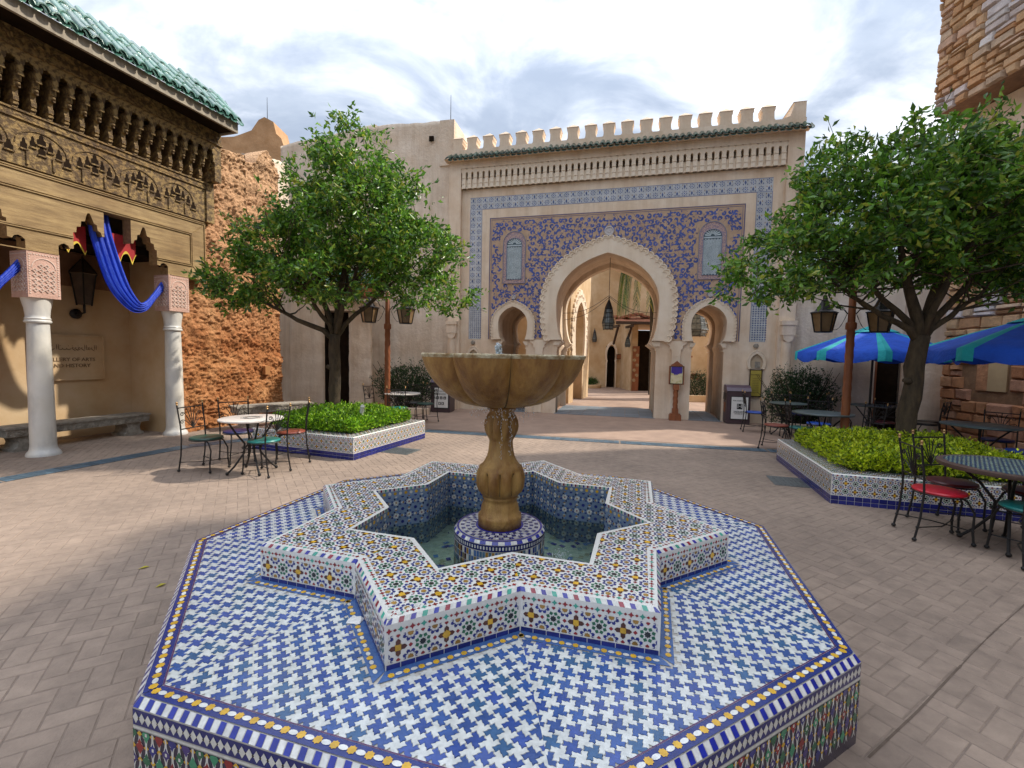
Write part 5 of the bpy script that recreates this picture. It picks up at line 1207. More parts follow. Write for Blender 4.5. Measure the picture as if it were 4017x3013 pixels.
def leaf_cloud(name, P, D, size, cols, parent, m, ratio=.42, curl=.25, **props):
    """P: positions, D: unit direction of every leaf, one folded four-point leaf each"""
    n = len(P); rs = np.random.RandomState(len(P) % 99991); P = np.asarray(P, float); D = np.asarray(D, float); D /= np.linalg.norm(D, axis=1)[:, None]+1e-9
    r = rs.normal(size=(n, 3)); r[:, 2] *= .5; S1 = np.cross(D, r); S1 /= np.linalg.norm(S1, axis=1)[:, None]+1e-9; Nn = np.cross(S1, D)
    s = size*rs.uniform(.5, 1.4, n)[:, None]
    v = np.stack([P, P+D*s*.5+S1*s*ratio*.5+Nn*s*curl*.4, P+D*s-Nn*s*curl*.3, P+D*s*.5-S1*s*ratio*.5+Nn*s*curl*.4], 1).reshape(-1, 3)
    me = bpy.data.meshes.new(name); me.vertices.add(4*n); me.vertices.foreach_set('co', v.ravel()); idx = np.arange(n)*4
    tri = np.stack([idx, idx+1, idx+2, idx, idx+2, idx+3], 1).reshape(-1); me.loops.add(6*n); me.loops.foreach_set('vertex_index', tri)
    me.polygons.add(2*n); me.polygons.foreach_set('loop_start', np.arange(2*n)*3); me.polygons.foreach_set('loop_total', np.full(2*n, 3)); me.update(); me.validate()
    cols = np.asarray(cols, float); c = cols[rs.randint(0, len(cols), n)]*rs.uniform(.7, 1.3, (n, 1)); c = np.concatenate([c, np.ones((n, 1))], 1)
    ca = me.color_attributes.new('Col', 'FLOAT_COLOR', 'CORNER'); ca.data.foreach_set('color', np.repeat(c, 6, axis=0).ravel()); me.materials.append(m)
    o = bpy.data.objects.new(name, me); col.objects.link(o); o.parent = parent; o['kind'] = 'stuff'; return o
LEAF = [(.10, .24, .02), (.075, .19, .02), (.13, .30, .028), (.06, .15, .022), (.18, .36, .035), (.11, .25, .024), (.28, .44, .05), (.05, .12, .022), (.15, .31, .03), (.36, .40, .05)]
def citrus(lab, x, y, z0, fork, blobs, nleaf, seed, lean=(0, 0), limbs=(), trunk_r=.10, cut=None):
    t = thing('orange_tree', lab, 'tree', (x, y, 0)); rs = np.random.RandomState(seed); random.seed(seed)
    m = MB(); base = Vector((0, 0, z0)); fk = Vector((lean[0], lean[1], fork))
    pts = [base.lerp(fk, k/8)+Vector((.012*sin(k*1.7), .012*cos(k*2.1), 0)) for k in range(9)]
    m.tube(pts, [trunk_r*(1.35 if k == 0 else 1.12 if k == 1 else 1.0-.012*k)+.006*sin(k*2.3) for k in range(9)], 12)
    m.tube([pts[5]+Vector((-trunk_r*.6, -.02, 0)), pts[5]+Vector((-trunk_r*1.35, -.03, .03))], [.05, .035], 8)
    tk = m.build('trunk', bark, t, smooth=2)
    ends = []; m = MB()
    for lx, ly, lz, r0, bow in limbs:
        e = Vector((lx, ly, lz)); mid = fk.lerp(e, .5)+Vector((lx*.06, ly*.06, bow)); pp = []
        for k in range(9):
            u = k/8; pp.append(fk*(1-u)**2+mid*2*u*(1-u)+e*u*u+Vector((.02*sin(k*2.1+lx), .02*cos(k*1.6+ly), 0)))
        pp[0] = fk-Vector((0, 0, .12)); m.tube(pp, [r0*(1-.75*k/8) for k in range(9)], 8); ends += [(pp[k], r0*(1-.75*k/8)) for k in (4, 5, 6, 7, 8)]
    for (p, r) in list(ends):
        for q in range(3):
            d = Vector((random.gauss(0, 1), random.gauss(0, 1), random.uniform(-.1, 1.1))).normalized(); L = random.uniform(.35, .8); pp = [p+d*L*k/4+Vector((random.gauss(0, .02), random.gauss(0, .02), .03*k*k/4)) for k in range(5)]
            m.tube(pp, [max(.006, r*.55*(1-k/5)) for k in range(5)], 5, caps=False)
    o = m.build('limbs', bark, t, smooth=2)
    # twigs with clusters of leaves, kept inside a set of ellipsoids
    B = np.array(blobs); vol = B[:, 3]*B[:, 4]*B[:, 5]; P, D = [], []; ncl = nleaf//9; tw = MB(); kk = 0
    while kk < ncl:
        b = B[rs.choice(len(B), p=vol/vol.sum())]; d = rs.normal(size=3); d /= np.linalg.norm(d); rr = rs.uniform(.25, 1)**.42
        c = b[:3]+d*b[3:6]*rr
        nz = noise.noise(Vector((c[0]*2.6+seed, c[1]*2.6, c[2]*2.6)))+.5*noise.noise(Vector((c[0]*5+seed, c[1]*5, c[2]*5)))
        if nz < .02+.14*rs.rand(): continue
        if cut is not None and cut(c): continue
        od = c-b[:3]; od /= np.linalg.norm(od)+1e-6; ax = od*.8+rs.normal(size=3)*.5+np.array([0, 0, .25]); ax /= np.linalg.norm(ax); L = rs.uniform(.10, .24)
        if rr > .93 and rs.rand() < .35: L *= 1.5; c = c+od*.08
        if kk % 3 == 0: tw.tube([tuple(c-ax*L*.8), tuple(c+ax*L)], .0035, 3, caps=False)
        for q in range(9):
            u = (q+rs.rand())/9; pos = c+ax*L*(u*1.2-.2)+rs.normal(size=3)*.012; dd = ax*.5+rs.normal(size=3)*.75+np.array([0, 0, -.10]); P.append(pos); D.append(dd)
        kk += 1
    leaf_cloud('crown', P, D, .092, LEAF, t, leafM)
    o = tw.build('twigs', bark, t); o['kind'] = 'stuff'
    fr = MB()
    for q in range(16):
        b = B[rs.randint(len(B))]; d = rs.normal(size=3); d /= np.linalg.norm(d); c = b[:3]+d*b[3:6]*.95; fr.M = None; f1 = MB(); f1.ball((0, 0, 0), .034, 8); f1.build('green_orange', mat('unripe orange', (.12, .14, .02), (.07, .09, .015), 9, .5), t, smooth=True, loc=tuple(c))
    return t
# left tree (local to its trunk)
citrus('left orange tree with a dense rounded crown in front of the pale walls', -3.22, 8.2, .36, 1.98,
       [(.30, 0, 5.15, .72, .7, .45), (.4, 0, 4.55, 1.15, 1.1, .55), (.35, 0, 3.85, 1.5, 1.4, .6), (-.75, 0, 3.45, .9, 1.0, .5), (1.35, 0, 3.45, .9, 1.1, .5), (-1.35, 0, 2.82, .9, 1.0, .38), (1.8, 0, 2.75, .70, .9, .38), (.1, 0, 3.05, 1.1, 1.1, .45), (-2.0, 0, 2.65, .35, .5, .22), (.1, -.9, 2.8, .8, .5, .33), (.25, 0, 5.62, .22, .22, .20)],
       38000, 3, (.0, 0), [(-1.5, -.2, 2.75, .055, -.12), (-.7, .3, 3.9, .06, .1), (.3, .1, 4.4, .07, .1), (1.4, .2, 3.3, .05, .1), (.8, -.5, 3.6, .055, .15), (-.5, -.8, 3.2, .045, .05), (.1, .8, 3.8, .05, .1)], .105)
# right tree
citrus('right orange tree leaning slightly, with low limbs over the umbrellas', 5.33, 6.1, .36, 2.02,
       [(-.1, 0, 3.55, 1.55, 1.4, .75), (-1.35, 0, 2.95, 1.0, 1.0, .45), (-2.05, -.1, 2.72, .55, .6, .32), (.9, .1, 3.95, 1.1, .9, .58), (1.5, 0, 3.4, 1.3, 1.2, .65), (.6, .1, 4.5, .65, .6, .36), (-.6, 0, 4.05, .9, 1.0, .5), (2.2, 0, 3.75, .9, .8, .58), (2.2, .2, 3.0, .9, .9, .42), (.0, 0, 3.0, .9, 1.0, .36)],
       44000, 9, (.13, 0), [(-1.15, -.05, 2.72, .05, -.02), (1.05, 0, 2.75, .05, -.02), (-.25, .1, 3.6, .08, .05), (.7, .1, 3.9, .075, .1), (1.6, .2, 3.6, .055, .1), (-.9, .3, 3.2, .05, .1), (.3, -.5, 3.4, .05, .1)], .115,
       cut=lambda c: c[2] < 2.42 or (abs(c[0]-.1) < .9 and c[2] < 2.75))
def hedge(lab, cx, cy, hs, a, z0, z1, n, cols, seed, size=.042):
    rs = np.random.RandomState(seed); h = thing('groundcover_hedge', lab, 'hedge', (cx, cy, 0), a)
    hm = lambda x, y: z0+(z1-z0)*(1-.35*max(abs(x), abs(y))**3/hs**3)*(.88+.30*noise.noise(Vector((x*3+seed, y*3, 0)))+.14*noise.noise(Vector((x*9+seed, y*9, 0))))
    m = MB(); k = 22; vs = [( -hs+2*hs*i/k, -hs+2*hs*j/k, hm(-hs+2*hs*i/k, -hs+2*hs*j/k)-.05) for j in range(k+1) for i in range(k+1)]
    fs = [[j*(k+1)+i, j*(k+1)+i+1, (j+1)*(k+1)+i+1, (j+1)*(k+1)+i] for j in range(k) for i in range(k)]
    nv = len(vs); bd = [i for i in range(k+1)]+[j*(k+1)+k for j in range(1, k+1)]+[k*(k+1)+i for i in range(k-1, -1, -1)]+[j*(k+1) for j in range(k-1, 0, -1)]
    vs += [(vs[i][0]*.93, vs[i][1]*.93, z0-.02) for i in bd]; nb2 = len(bd); fs += [[bd[(i+1) % nb2], bd[i], nv+i, nv+(i+1) % nb2] for i in range(nb2)]
    m.add(vs, fs); m.build('hedge_body', mat('hedge interior', (.035, .06, .008), (.02, .035, .006), 12, .9), h, smooth=2)
    P = rs.uniform(-hs, hs, (n, 2)); e = rs.rand(n) < .34; sd = rs.randint(0, 4, n); up_ = rs.uniform(.35, 1, n)
    pos, D = [], []
    for i in range(n):
        x, y = P[i]
        if e[i]:
            s_ = hs*(1+.03*rs.normal()); x, y = [(s_, y), (-s_, y), (x, s_), (x, -s_)][sd[i]]
        z = hm(x, y)+.03*rs.normal(); nrm = np.array([0, 0, 1.])
        if e[i]: z = z0+(z-z0)*up_[i]; nrm = np.array([x if sd[i] < 2 else 0, y if sd[i] > 1 else 0, .9])
        pos.append((x, y, z)); D.append(nrm*.8+rs.normal(size=3)*.7)
    leaf_cloud('foliage', pos, D, size, cols, h, leafG, .5, .2); return h
HG = [(.05, .12, .01), (.08, .20, .012), (.22, .46, .015), (.32, .56, .02), (.17, .38, .015), (.42, .64, .03), (.26, .50, .02), (.12, .28, .01)]
HY = [(.09, .15, .01), (.16, .25, .012), (.40, .52, .014), (.52, .62, .018), (.33, .46, .012), (.62, .68, .025), (.45, .58, .018), (.66, .74, .035)]
hedge('bright green leafy groundcover filling the left planter around the tree trunk', -3.02, 8.15, .82, R(-20), .34, .66, 30000, HG, 4)
hedge('yellow green leafy groundcover filling the right planter around the tree trunk', 5.20, 5.95, .95, R(-17), .34, .66, 36000, HY, 5)
m = MB(); m.tube([(0, 0, .55), (.03, 0, .74)], .035, 10); m.tube([(.03, 0, .74), (.035, 0, .78)], [.045, .02], 10); tag(m.build('garden_spotlight', mat('pale spotlight metal', (.55, .56, .5), (.4, .42, .36), 5, .4), None, loc=(-2.55, 7.6, 0), smooth=True), 'small pale spotlight standing in the left groundcover', 'spotlight')
def shrub(lab, x, y, w, d, h, n, seed, z0=0, cols=None, size=.06):
    s_ = thing('dark_shrub', lab, 'shrub', (x, y, z0)); rs = np.random.RandomState(seed); m = MB(); random.seed(seed); P, D = [], []
    for k in range(max(14, n//160)):
        e = Vector((random.uniform(-w, w), random.uniform(-d, d), random.uniform(.45, 1.08)*h)); b = Vector((e.x*.25, e.y*.25, 0)); m.tube([b, b.lerp(e, .5)+Vector((0, 0, .05)), e], [.012, .009, .005], 4, caps=False)
    for k in range(n):
        dr = rs.normal(size=3); dr /= np.linalg.norm(dr); rr = rs.rand()**.4; c = np.array([0, 0, h*.48])+dr*np.array([w, d, h*.5])*rr*(1+.25*noise.noise(Vector((dr[0]*2+seed, dr[1]*2, dr[2]*2))))
        if c[2] < .02: continue
        P.append(c); D.append(dr*.5+rs.normal(size=3)*.5+np.array([0, 0, .4]))
    for k in range(30):      # upright shoots breaking the outline
        px, py = rs.uniform(-w*.8, w*.8), rs.uniform(-d*.7, d*.7); hh = h*rs.uniform(.92, 1.18)
        for q in range(9): P.append((px+.02*q*rs.normal(), py, hh-.04*q)); D.append((rs.normal(), rs.normal(), .6))
    m.build('stems', bark, s_); leaf_cloud('foliage', P, D, size, cols or [(.022, .06, .018), (.03, .08, .02), (.016, .045, .014), (.045, .10, .028)], s_, leafM, .4); return s_
shrub('dark green shrub against the pale wall behind the left parasol lamp post', -3.0, 12.9, .95, .5, 1.25, 7000, 31, .1)
shrub('dark green shrub against the pale wall right of the gate', 6.95, 10.9, .85, .45, 1.35, 7500, 32, .1)
def kerb(lab, pts, h=.18, w=.12, m_=None):
    m = MB()
    for a, b in zip(pts, pts[1:]):
        a, b = Vector((*a, 0)), Vector((*b, 0)); u = (b-a).normalized(); n_ = Vector((-u.y, u.x, 0))*w/2; a2, b2 = a-u*.0, b
        m.prismz([tuple((a2-n_).xy), tuple((b2-n_).xy), tuple((b2+n_).xy), tuple((a2+n_).xy)], -.02, h+random.uniform(-.003, .003))
    return tag(m.build('planting_kerb', m_ or plaster, None), lab, 'kerb')
kerb('low pale kerb around the shrub bed left of the gate', [(-4.2, 12.4), (-2.25, 12.25)]); kerb('low pale kerb around the shrub bed right of the gate', [(6.1, 10.75), (8.2, 9.95)])

# ------------------------------------------------------------------ wrought iron chairs and tables
seatM = {k: mat('seat '+k, c, tuple(x*.8 for x in c), 4, .35, spec=.5) for k, c in dict(red=(.55, .015, .03), maroon=(.10, .012, .014), teal=(.015, .22, .20), green=(.01, .06, .045), dark=(.02, .022, .018), blue=(.015, .08, .42), navy=(.012, .02, .10), rust=(.28, .06, .035)).items()}
def make_chair():
    c = thing('iron_chair', 'x', 'chair', group='wrought iron cafe chairs')
    m = MB(); m.lathe([(.001, .432), (.17, .432), (.195, .440), (.200, .452), (.190, .464), (.12, .472), (.001, .474)], 28, caps=False); seat = m.build('seat', seatM['red'], c, smooth=True)
    m = MB(); m.lathe([(.198, .425), (.203, .432), (.198, .439), (.19, .432), (.198, .425)], 28, caps=False); m.build('seat_ring', iron, c)
    for s_ in (-1, 1):
        m = MB(); x = s_*.19; pts = [(x*1.02, -.25, .02), (x, -.215, .22), (x, -.20, .45), (x, -.21, .62), (x*1.05, -.25, .90)]; m.tube(pts, .0095, 7); m.ball((x*1.02, -.25, .022), .02, 8, sz=.9)
        m.ball((x, -.232, .135), .014, 6); p = m.build('back_post', iron, c, smooth=True); f = MB(); f.lathe([(.006, .90), (.013, .905), (.008, .913), (.014, .925), (.012, .937), (.003, .945)], 8, x*1.05, -.25); f.build('finial', brass, p, smooth=True)
        m = MB(); pts = [(x*.85, .20, .02), (x*.80, .19, .14), (x*.74, .20, .30), (x*.66, .15, .40), (x*.62, .10, .43)]; m.tube(pts, .0095, 7); m.ball((x*.85, .20, .022), .02, 8, sz=.9); m.ball((x*.8, .19, .14), .014, 6); m.build('front_leg', iron, c, smooth=True)
    yb = lambda z: -.20-.05*max(0, (z-.55)/.35)
    m = MB(); m.tube([(-.195, yb(.86), .862), (.195, yb(.86), .862)], .008, 6); m.build('top_rail', iron, c); m = MB(); m.tube([(-.19, yb(.58), .578), (.19, yb(.58), .578)], .008, 6); m.build('lower_rail', iron, c)
    m = MB()
    for s_ in (-1, 1):
        for (ex, ez, cr) in ((.07, .845, 0), (.135, .80, .026), (.15, .70, .026)):
            q = []
            for t in range(8):
                u = t/7; x = s_*ex*(u**.8); z = .582+(ez-.582)*(1-(1-u)**2.0); q.append((x, yb(z), z))
            if cr:
                for t in range(1, 9): a = -t*.8+pi*.5; q.append((s_*(ex+cr*cos(a)*(1-t*.07)+.0), yb(ez), ez-cr+cr*sin(a)*(1-t*.07)))
            m.tube(q, .0052, 5)
    m.tube([(0, yb(.58), .582), (0, yb(.86), .86)], .0052, 5); m.build('scrollwork', iron, c, smooth=True)
    m = MB(); m.tube([(-.193, -.232, .135), (-.08, .0, .135), (.152, .19, .14)], .0055, 5); m.tube([(.193, -.232, .135), (.08, .0, .135), (-.152, .19, .14)], .0055, 5); m.build('stretcher', iron, c)
    return c
chair0 = make_chair(); used_c = False; seatmesh = {}
seat0 = [o for o in chair0.children if o.name.startswith('seat') and 'ring' not in o.name][0]
for k, v in seatM.items(): me = seat0.data.copy(); me.materials.clear(); me.materials.append(v); seatmesh[k] = me
def chair(x, y, face, color, lab):      # face: heading of the sitter, degrees
    global used_c
    c = chair0 if not used_c else dup(chair0); used_c = True
    c.location = (x, y, .013); c.rotation_euler = (0, 0, R(face)-pi/2); c['label'] = lab
    for o in c.children:
        if o.data and o.name.split('.')[0] == 'seat': o.data = seatmesh[color]
    return c
def table(kind, x, y, r, lab, rz=0, top='marble'):
    t = thing('cafe_table', lab, 'table', (x, y, .013), R(rz), 'round iron cafe tables')
    m = MB()
    if top == 'marble': m.lathe([(r, .715), (r+.006, .722), (r+.004, .735), (r-.01, .74), (.001, .741)], 48); tp_ = m.build('tabletop', marbT, t, smooth=True)
    elif top == 'mosaic':
        m.lathe([(r, .70), (r+.006, .715), (r+.004, .735), (r-.01, .74), (.001, .740)], 48); tp_ = m.build('tabletop', mat('table edge wood', (.11, .065, .05), (.07, .04, .03), 8, .5), t, smooth=True)
        mm = MB(); s_ = .021
        for i in range(-20, 21):
            for j in range(-20, 21):
                if math.hypot(i*s_, j*s_) < r-.05: mm.add([(i*s_+a, j*s_+b, .7418) for a, b in (rect(0, 0, s_*.85, s_*.85) if (i+j) % 2 else dia(0, 0, s_*1.1, s_*1.1))], [(0, 1, 2, 3)], 0, jit((.34, .46, .38) if (i+j) % 2 else (.03, .12, .26), .2))
        o = mm.build('table_mosaic', glaze, tp_); o['kind'] = 'stuff'
    else: m.lathe([(r, .715), (r+.006, .722), (r+.004, .735), (r-.01, .74), (.001, .741)], 48); tp_ = m.build('tabletop', mat('dark slate tabletop', (.09, .12, .11), (.05, .07, .065), 6, .35), t, smooth=True)
    if top == 'marble':
        mm = MB()
        for rr in (.06, .10, .13): mm.tube([pol(rr, a*pi/12)+Z*.741 for a in range(25)], .004, 4)
        for k in range(8): mm.add([(.08*cos(k*pi/4)+a, .08*sin(k*pi/4)+b, .7425) for a, b in dia(0, 0, .05, .03, k*pi/4)], [(0, 1, 2, 3)])
        mm.build('centre_motif', mat('tabletop motif', (.18, .16, .14), (.12, .11, .1), 8, .5), tp_)
    for k in range(4):
        d = pol(1, k*pi/2+pi/4); m = MB(); m.tube([d*r*.72+Z*.70, d*.20+Z*.56, d*.09+Z*.40, d*.10+Z*.27, d*.22+Z*.10, d*.30+Z*.02], .0125, 7); m.ball(tuple(d*.30+Z*.022), .022, 7); m.build('leg', iron, t, smooth=True)
    for rr, zz in ((.12, .34), (r*.72, .705)): m = MB(); m.tube([pol(rr, a*pi/8)+Z*zz for a in range(17)], .007, 5); m.build('ring', iron, t)
    return t
table('t', -3.50, 6.05, .385, 'white marble topped round table left of the fountain')
chair(-4.15, 6.10, -10, 'green', 'leftmost chair of the left table, dark green seat, back toward the gallery')
chair(-4.03, 6.62, -45, 'navy', 'chair with navy seat behind the left white table, toward the orange wall')
chair(-3.30, 5.98, 165, 'teal', 'chair with turquoise seat in front of the left white table')
chair(-3.28, 6.68, 205, 'rust', 'chair with orange red seat between the left table and the planter')
table('t', -2.51, 10.35, .40, 'white round table behind the left planter near the brown bin')
chair(-3.15, 10.55, -15, 'rust', 'chair with dull red seat behind the left lamp post')
chair(-2.50, 9.95, 92, 'teal', 'chair with turquoise seat seen from behind in front of the far white table')
chair(-2.08, 10.85, 235, 'green', 'chair with green seat just left of the bin beside the fountain bowl')
chair(-2.45, 11.15, 268, 'dark', 'chair facing the fountain on the far side of the far white table')
# right groups
table('t', 5.99, 9.75, .36, 'small dark round table beside the gate shrub', top='slate')
chair(5.60, 10.35, -20, 'blue', 'chair with blue seat right beside the gate bin'); chair(6.05, 9.95, -100, 'dark', 'chair with dark seat at the small table, second from the gate bin')
chair(6.42, 10.15, 225, 'navy', 'chair with navy seat close under the shrub right of the gate')
chair(4.92, 8.33, -38, 'rust', 'chair with faded red seat nearest the blue tile line')
table('t', 5.50, 7.95, .46, 'dark round table behind the right planter left of the twisted post', top='slate')
chair(5.90, 8.62, 235, 'blue', 'chair with bright blue seat behind the dark table by the twisted post'); chair(5.22, 8.05, -20, 'teal', 'chair with green seat tucked behind the corner of the right planter')
chair(6.15, 7.85, 190, 'blue', 'bright blue seat showing just right of the twisted post over the hedge')
table('t', 7.72, 9.62, .42, 'dark round table under the left umbrella', top='slate')
chair(7.35, 10.05, -40, 'dark', 'chair with scrolled back against the pale wall under the left umbrella'); chair(7.50, 9.05, 60, 'maroon', 'chair with maroon seat under the left umbrella before the dark door')
chair(8.25, 8.95, 135, 'dark', 'chair with dark seat right of the trunk facing the left umbrella pole'); chair(8.62, 9.25, 150, 'dark', 'chair with dark seat closest to the corner of the stone tower')
table('t', 7.05, 6.75, .45, 'dark round table under the right umbrella by the stone tower', top='slate')
chair(7.12, 6.20, 95, 'blue', 'chair with blue seat under the right umbrella, back toward the hedge'); chair(7.75, 7.15, 215, 'navy', 'chair with navy seat beside the stone wall under the right umbrella')
table('t', 4.48, 3.98, .50, 'round mosaic topped table at the right edge in front of the planter', top='mosaic')
chair(4.03, 4.18, -18, 'red', 'chair with bright red seat at the mosaic topped table'); chair(4.46, 4.50, -80, 'maroon', 'chair with maroon seat between the mosaic table and the planter')
chair(4.93, 4.20, 190, 'maroon', 'chair with dark maroon seat at the far right edge of the photo'); chair(4.36, 3.70, 75, 'teal', 'chair with teal seat cut by the right edge of the photo')

# ------------------------------------------------------------------ umbrellas
def umbrella(lab, x, y, r, zr, zt, rot, polebase=True):
    u = thing('market_umbrella', lab, 'umbrella', (x, y, 0), R(rot), 'blue and turquoise umbrellas'); n = 8; sub = 5; rows = 7
    for kind, m_ in (('canopy', umbB), ('canopy_stripe', umbT)):
        m = MB()
        for k in range(n):
            a0 = k*2*pi/n; w = .16 if True else 0
            for (f0, f1, mt) in ((0, .10, 'canopy_stripe'), (.10, .90, 'canopy'), (.90, 1, 'canopy_stripe')):
                ns = sub if mt == 'canopy' else 1; vs = []
                if mt != kind: continue
                for j in range(rows+1):
                    t = j/rows
                    for i in range(ns+1):
                        f = f0+(f1-f0)*i/ns; A = a0+f*2*pi/n; chord = cos(pi/n)/cos((f-.5)*2*pi/n); sag = .05*sin(pi*f)*t*t
                        rr = r*t*(1*(1-.0)+0)*(cos(pi/n)/cos((f-.5)*2*pi/n)); z = zt-(zt-zr)*(t**1.12)-sag*(1)
                        vs.append((rr*cos(A), rr*sin(A), z))
                # valance hanging from the rim, scalloped
                for i in range(ns+1):
                    f = f0+(f1-f0)*i/ns; A = a0+f*2*pi/n; rr = r*1.005*(cos(pi/n)/cos((f-.5)*2*pi/n)); drop = .15+(.05*sin(pi*(f-.16)/.68) if mt == 'canopy' else .04)
                    vs.append((rr*cos(A), rr*sin(A), zr-.05*sin(pi*f)-drop))
                fs = [[j*(ns+1)+i, (j+1)*(ns+1)+i, (j+1)*(ns+1)+i+1, j*(ns+1)+i+1] for j in range(rows+1) for i in range(ns)]; m.add(vs, fs)
        m.build(kind, m_, u, smooth=2)
    m = MB(); m.lathe([(r*.30, zt-(zt-zr)*.23), (.03, zt+.05)], 16, caps=False); m.build('vent_cap', umbT, u, smooth=True)
    m = MB(); m.tube([(0, 0, .0), (0, 0, zt+.08)], .022, 8); m.ball((0, 0, zt+.1), .03, 8); m.build('pole', iron, u)
    for k in range(n): m = MB(); d = pol(1, k*2*pi/n); m.tube([Z*(zt-.03), d*r*.98+Z*(zr+.0)], .008, 4, caps=False); m.tube([Z*(zr+.02), d*r*.5+Z*(zt-(zt-zr)*.48)], .006, 4, caps=False); m.build('rib', iron, u)
umbrella('blue and turquoise umbrella over the table before the dark door', 7.75, 9.75, 1.42, 1.88, 2.42, 14)
umbrella('blue and turquoise umbrella over the table beside the stone tower at right', 7.95, 6.75, 1.48, 1.90, 2.42, 8)

# ------------------------------------------------------------------ lamp posts with twin lanterns
def lamp_post(lab, x, y, rz, top=2.9, off=.42, lz=2.22, lr=.20):
    p = thing('lamp_post', lab, 'lamp post', (x, y, 0), R(rz), 'twisted wooden lamp posts')
    m = MB(); n = 16; prof = []
    for i in range(70): z = i*.033; prof.append((.066-.0075*i/70, z))
    vs = []
    for i, (r, z) in enumerate(prof):
        for k in range(n): a = 2*pi*k/n; q = r*(1+.07*sin(4*a+z*34)) if .25 < z < 2.2 else r; vs.append((q*cos(a), q*sin(a), z))
    m.add(vs, [[i*n+k, i*n+(k+1) % n, (i+1)*n+(k+1) % n, (i+1)*n+k] for i in range(69) for k in range(n)]); m.lathe([(.085, 0), (.085, .2), (.07, .22)], 16); m.lathe([(.075, 2.2), (.08, 2.22), (.08, 2.3), (.07, 2.32)], 16)
    m.build('twisted_shaft', redwood, p, smooth=True); m = MB(); m.lathe([(.056, 2.3), (.05, top), (.02, top+.05)], 12); m.build('upper_post', redwood, p, smooth=True)
    for s_ in (-1, 1):
        b = MB(); b.tube([(0, 0, lz+.66), (s_*off*1.1, 0, lz+.66)], .012, 6)
        b.tube([(s_*.06, 0, lz+.30)]+[(s_*(.06+(off-.10)*t/6), 0, lz+.30+.30*(t/6)**1.0+.03*sin(t*2.4)) for t in range(1, 7)], .010, 5); b.build('bracket', iron, p)
        L = MB(); cx = s_*off
        for rr, zz in (): pass
        fr = MB(); n = 6
        fr.lathe([(.025, lz+.62), (.035, lz+.60), (.03, lz+.55), (.05, lz+.53), (.09, lz+.44), (.14, lz+.36), (lr*1.12, lz+.33), (lr*1.12, lz+.315), (lr*.9, lz+.31)], n, cx, 0)
        for k in range(n): d = pol(1, 2*pi*k/n); c_ = Vector((cx, 0, 0)); fr.tube([c_+d*lr+Z*(lz+.32), c_+d*lr*.68+Z*lz], .012, 4); fr.tube([c_+d*lr*.68+Z*lz, c_+pol(lr*.68, 2*pi*(k+1)/n)+Z*lz], .014, 4)
        fr.lathe([(lr*.68, lz-.01), (lr*.68, lz+.005)], n, cx, 0); f_ = fr.build('lantern_frame', iron, p)
        g_ = MB(); g_.lathe([(lr*.66, lz+.005), (lr*.96, lz+.315)], n, cx, 0, caps=False); g_.build('lantern_glass', lampglass, p)
        c2 = MB()
        for t in range(12): u = t/11; pass
        c2.tube([(s_*(.06+(off-.14)*t/9), 0, lz+.32-.22*t/9-.16*sin(pi*t/9)) for t in range(10)], [.007 if t % 2 else .004 for t in range(10)], 4); c2.build('chain', iron, p)
lamp_post('twisted wooden lamp post with two black lanterns behind the left planter', -2.83, 10.25, 12, 3.0, .40, 2.34, .20)
lamp_post('twisted wooden lamp post with two black lanterns behind the right planter', 5.68, 7.65, -18, 3.0, .40, 2.16, .19)

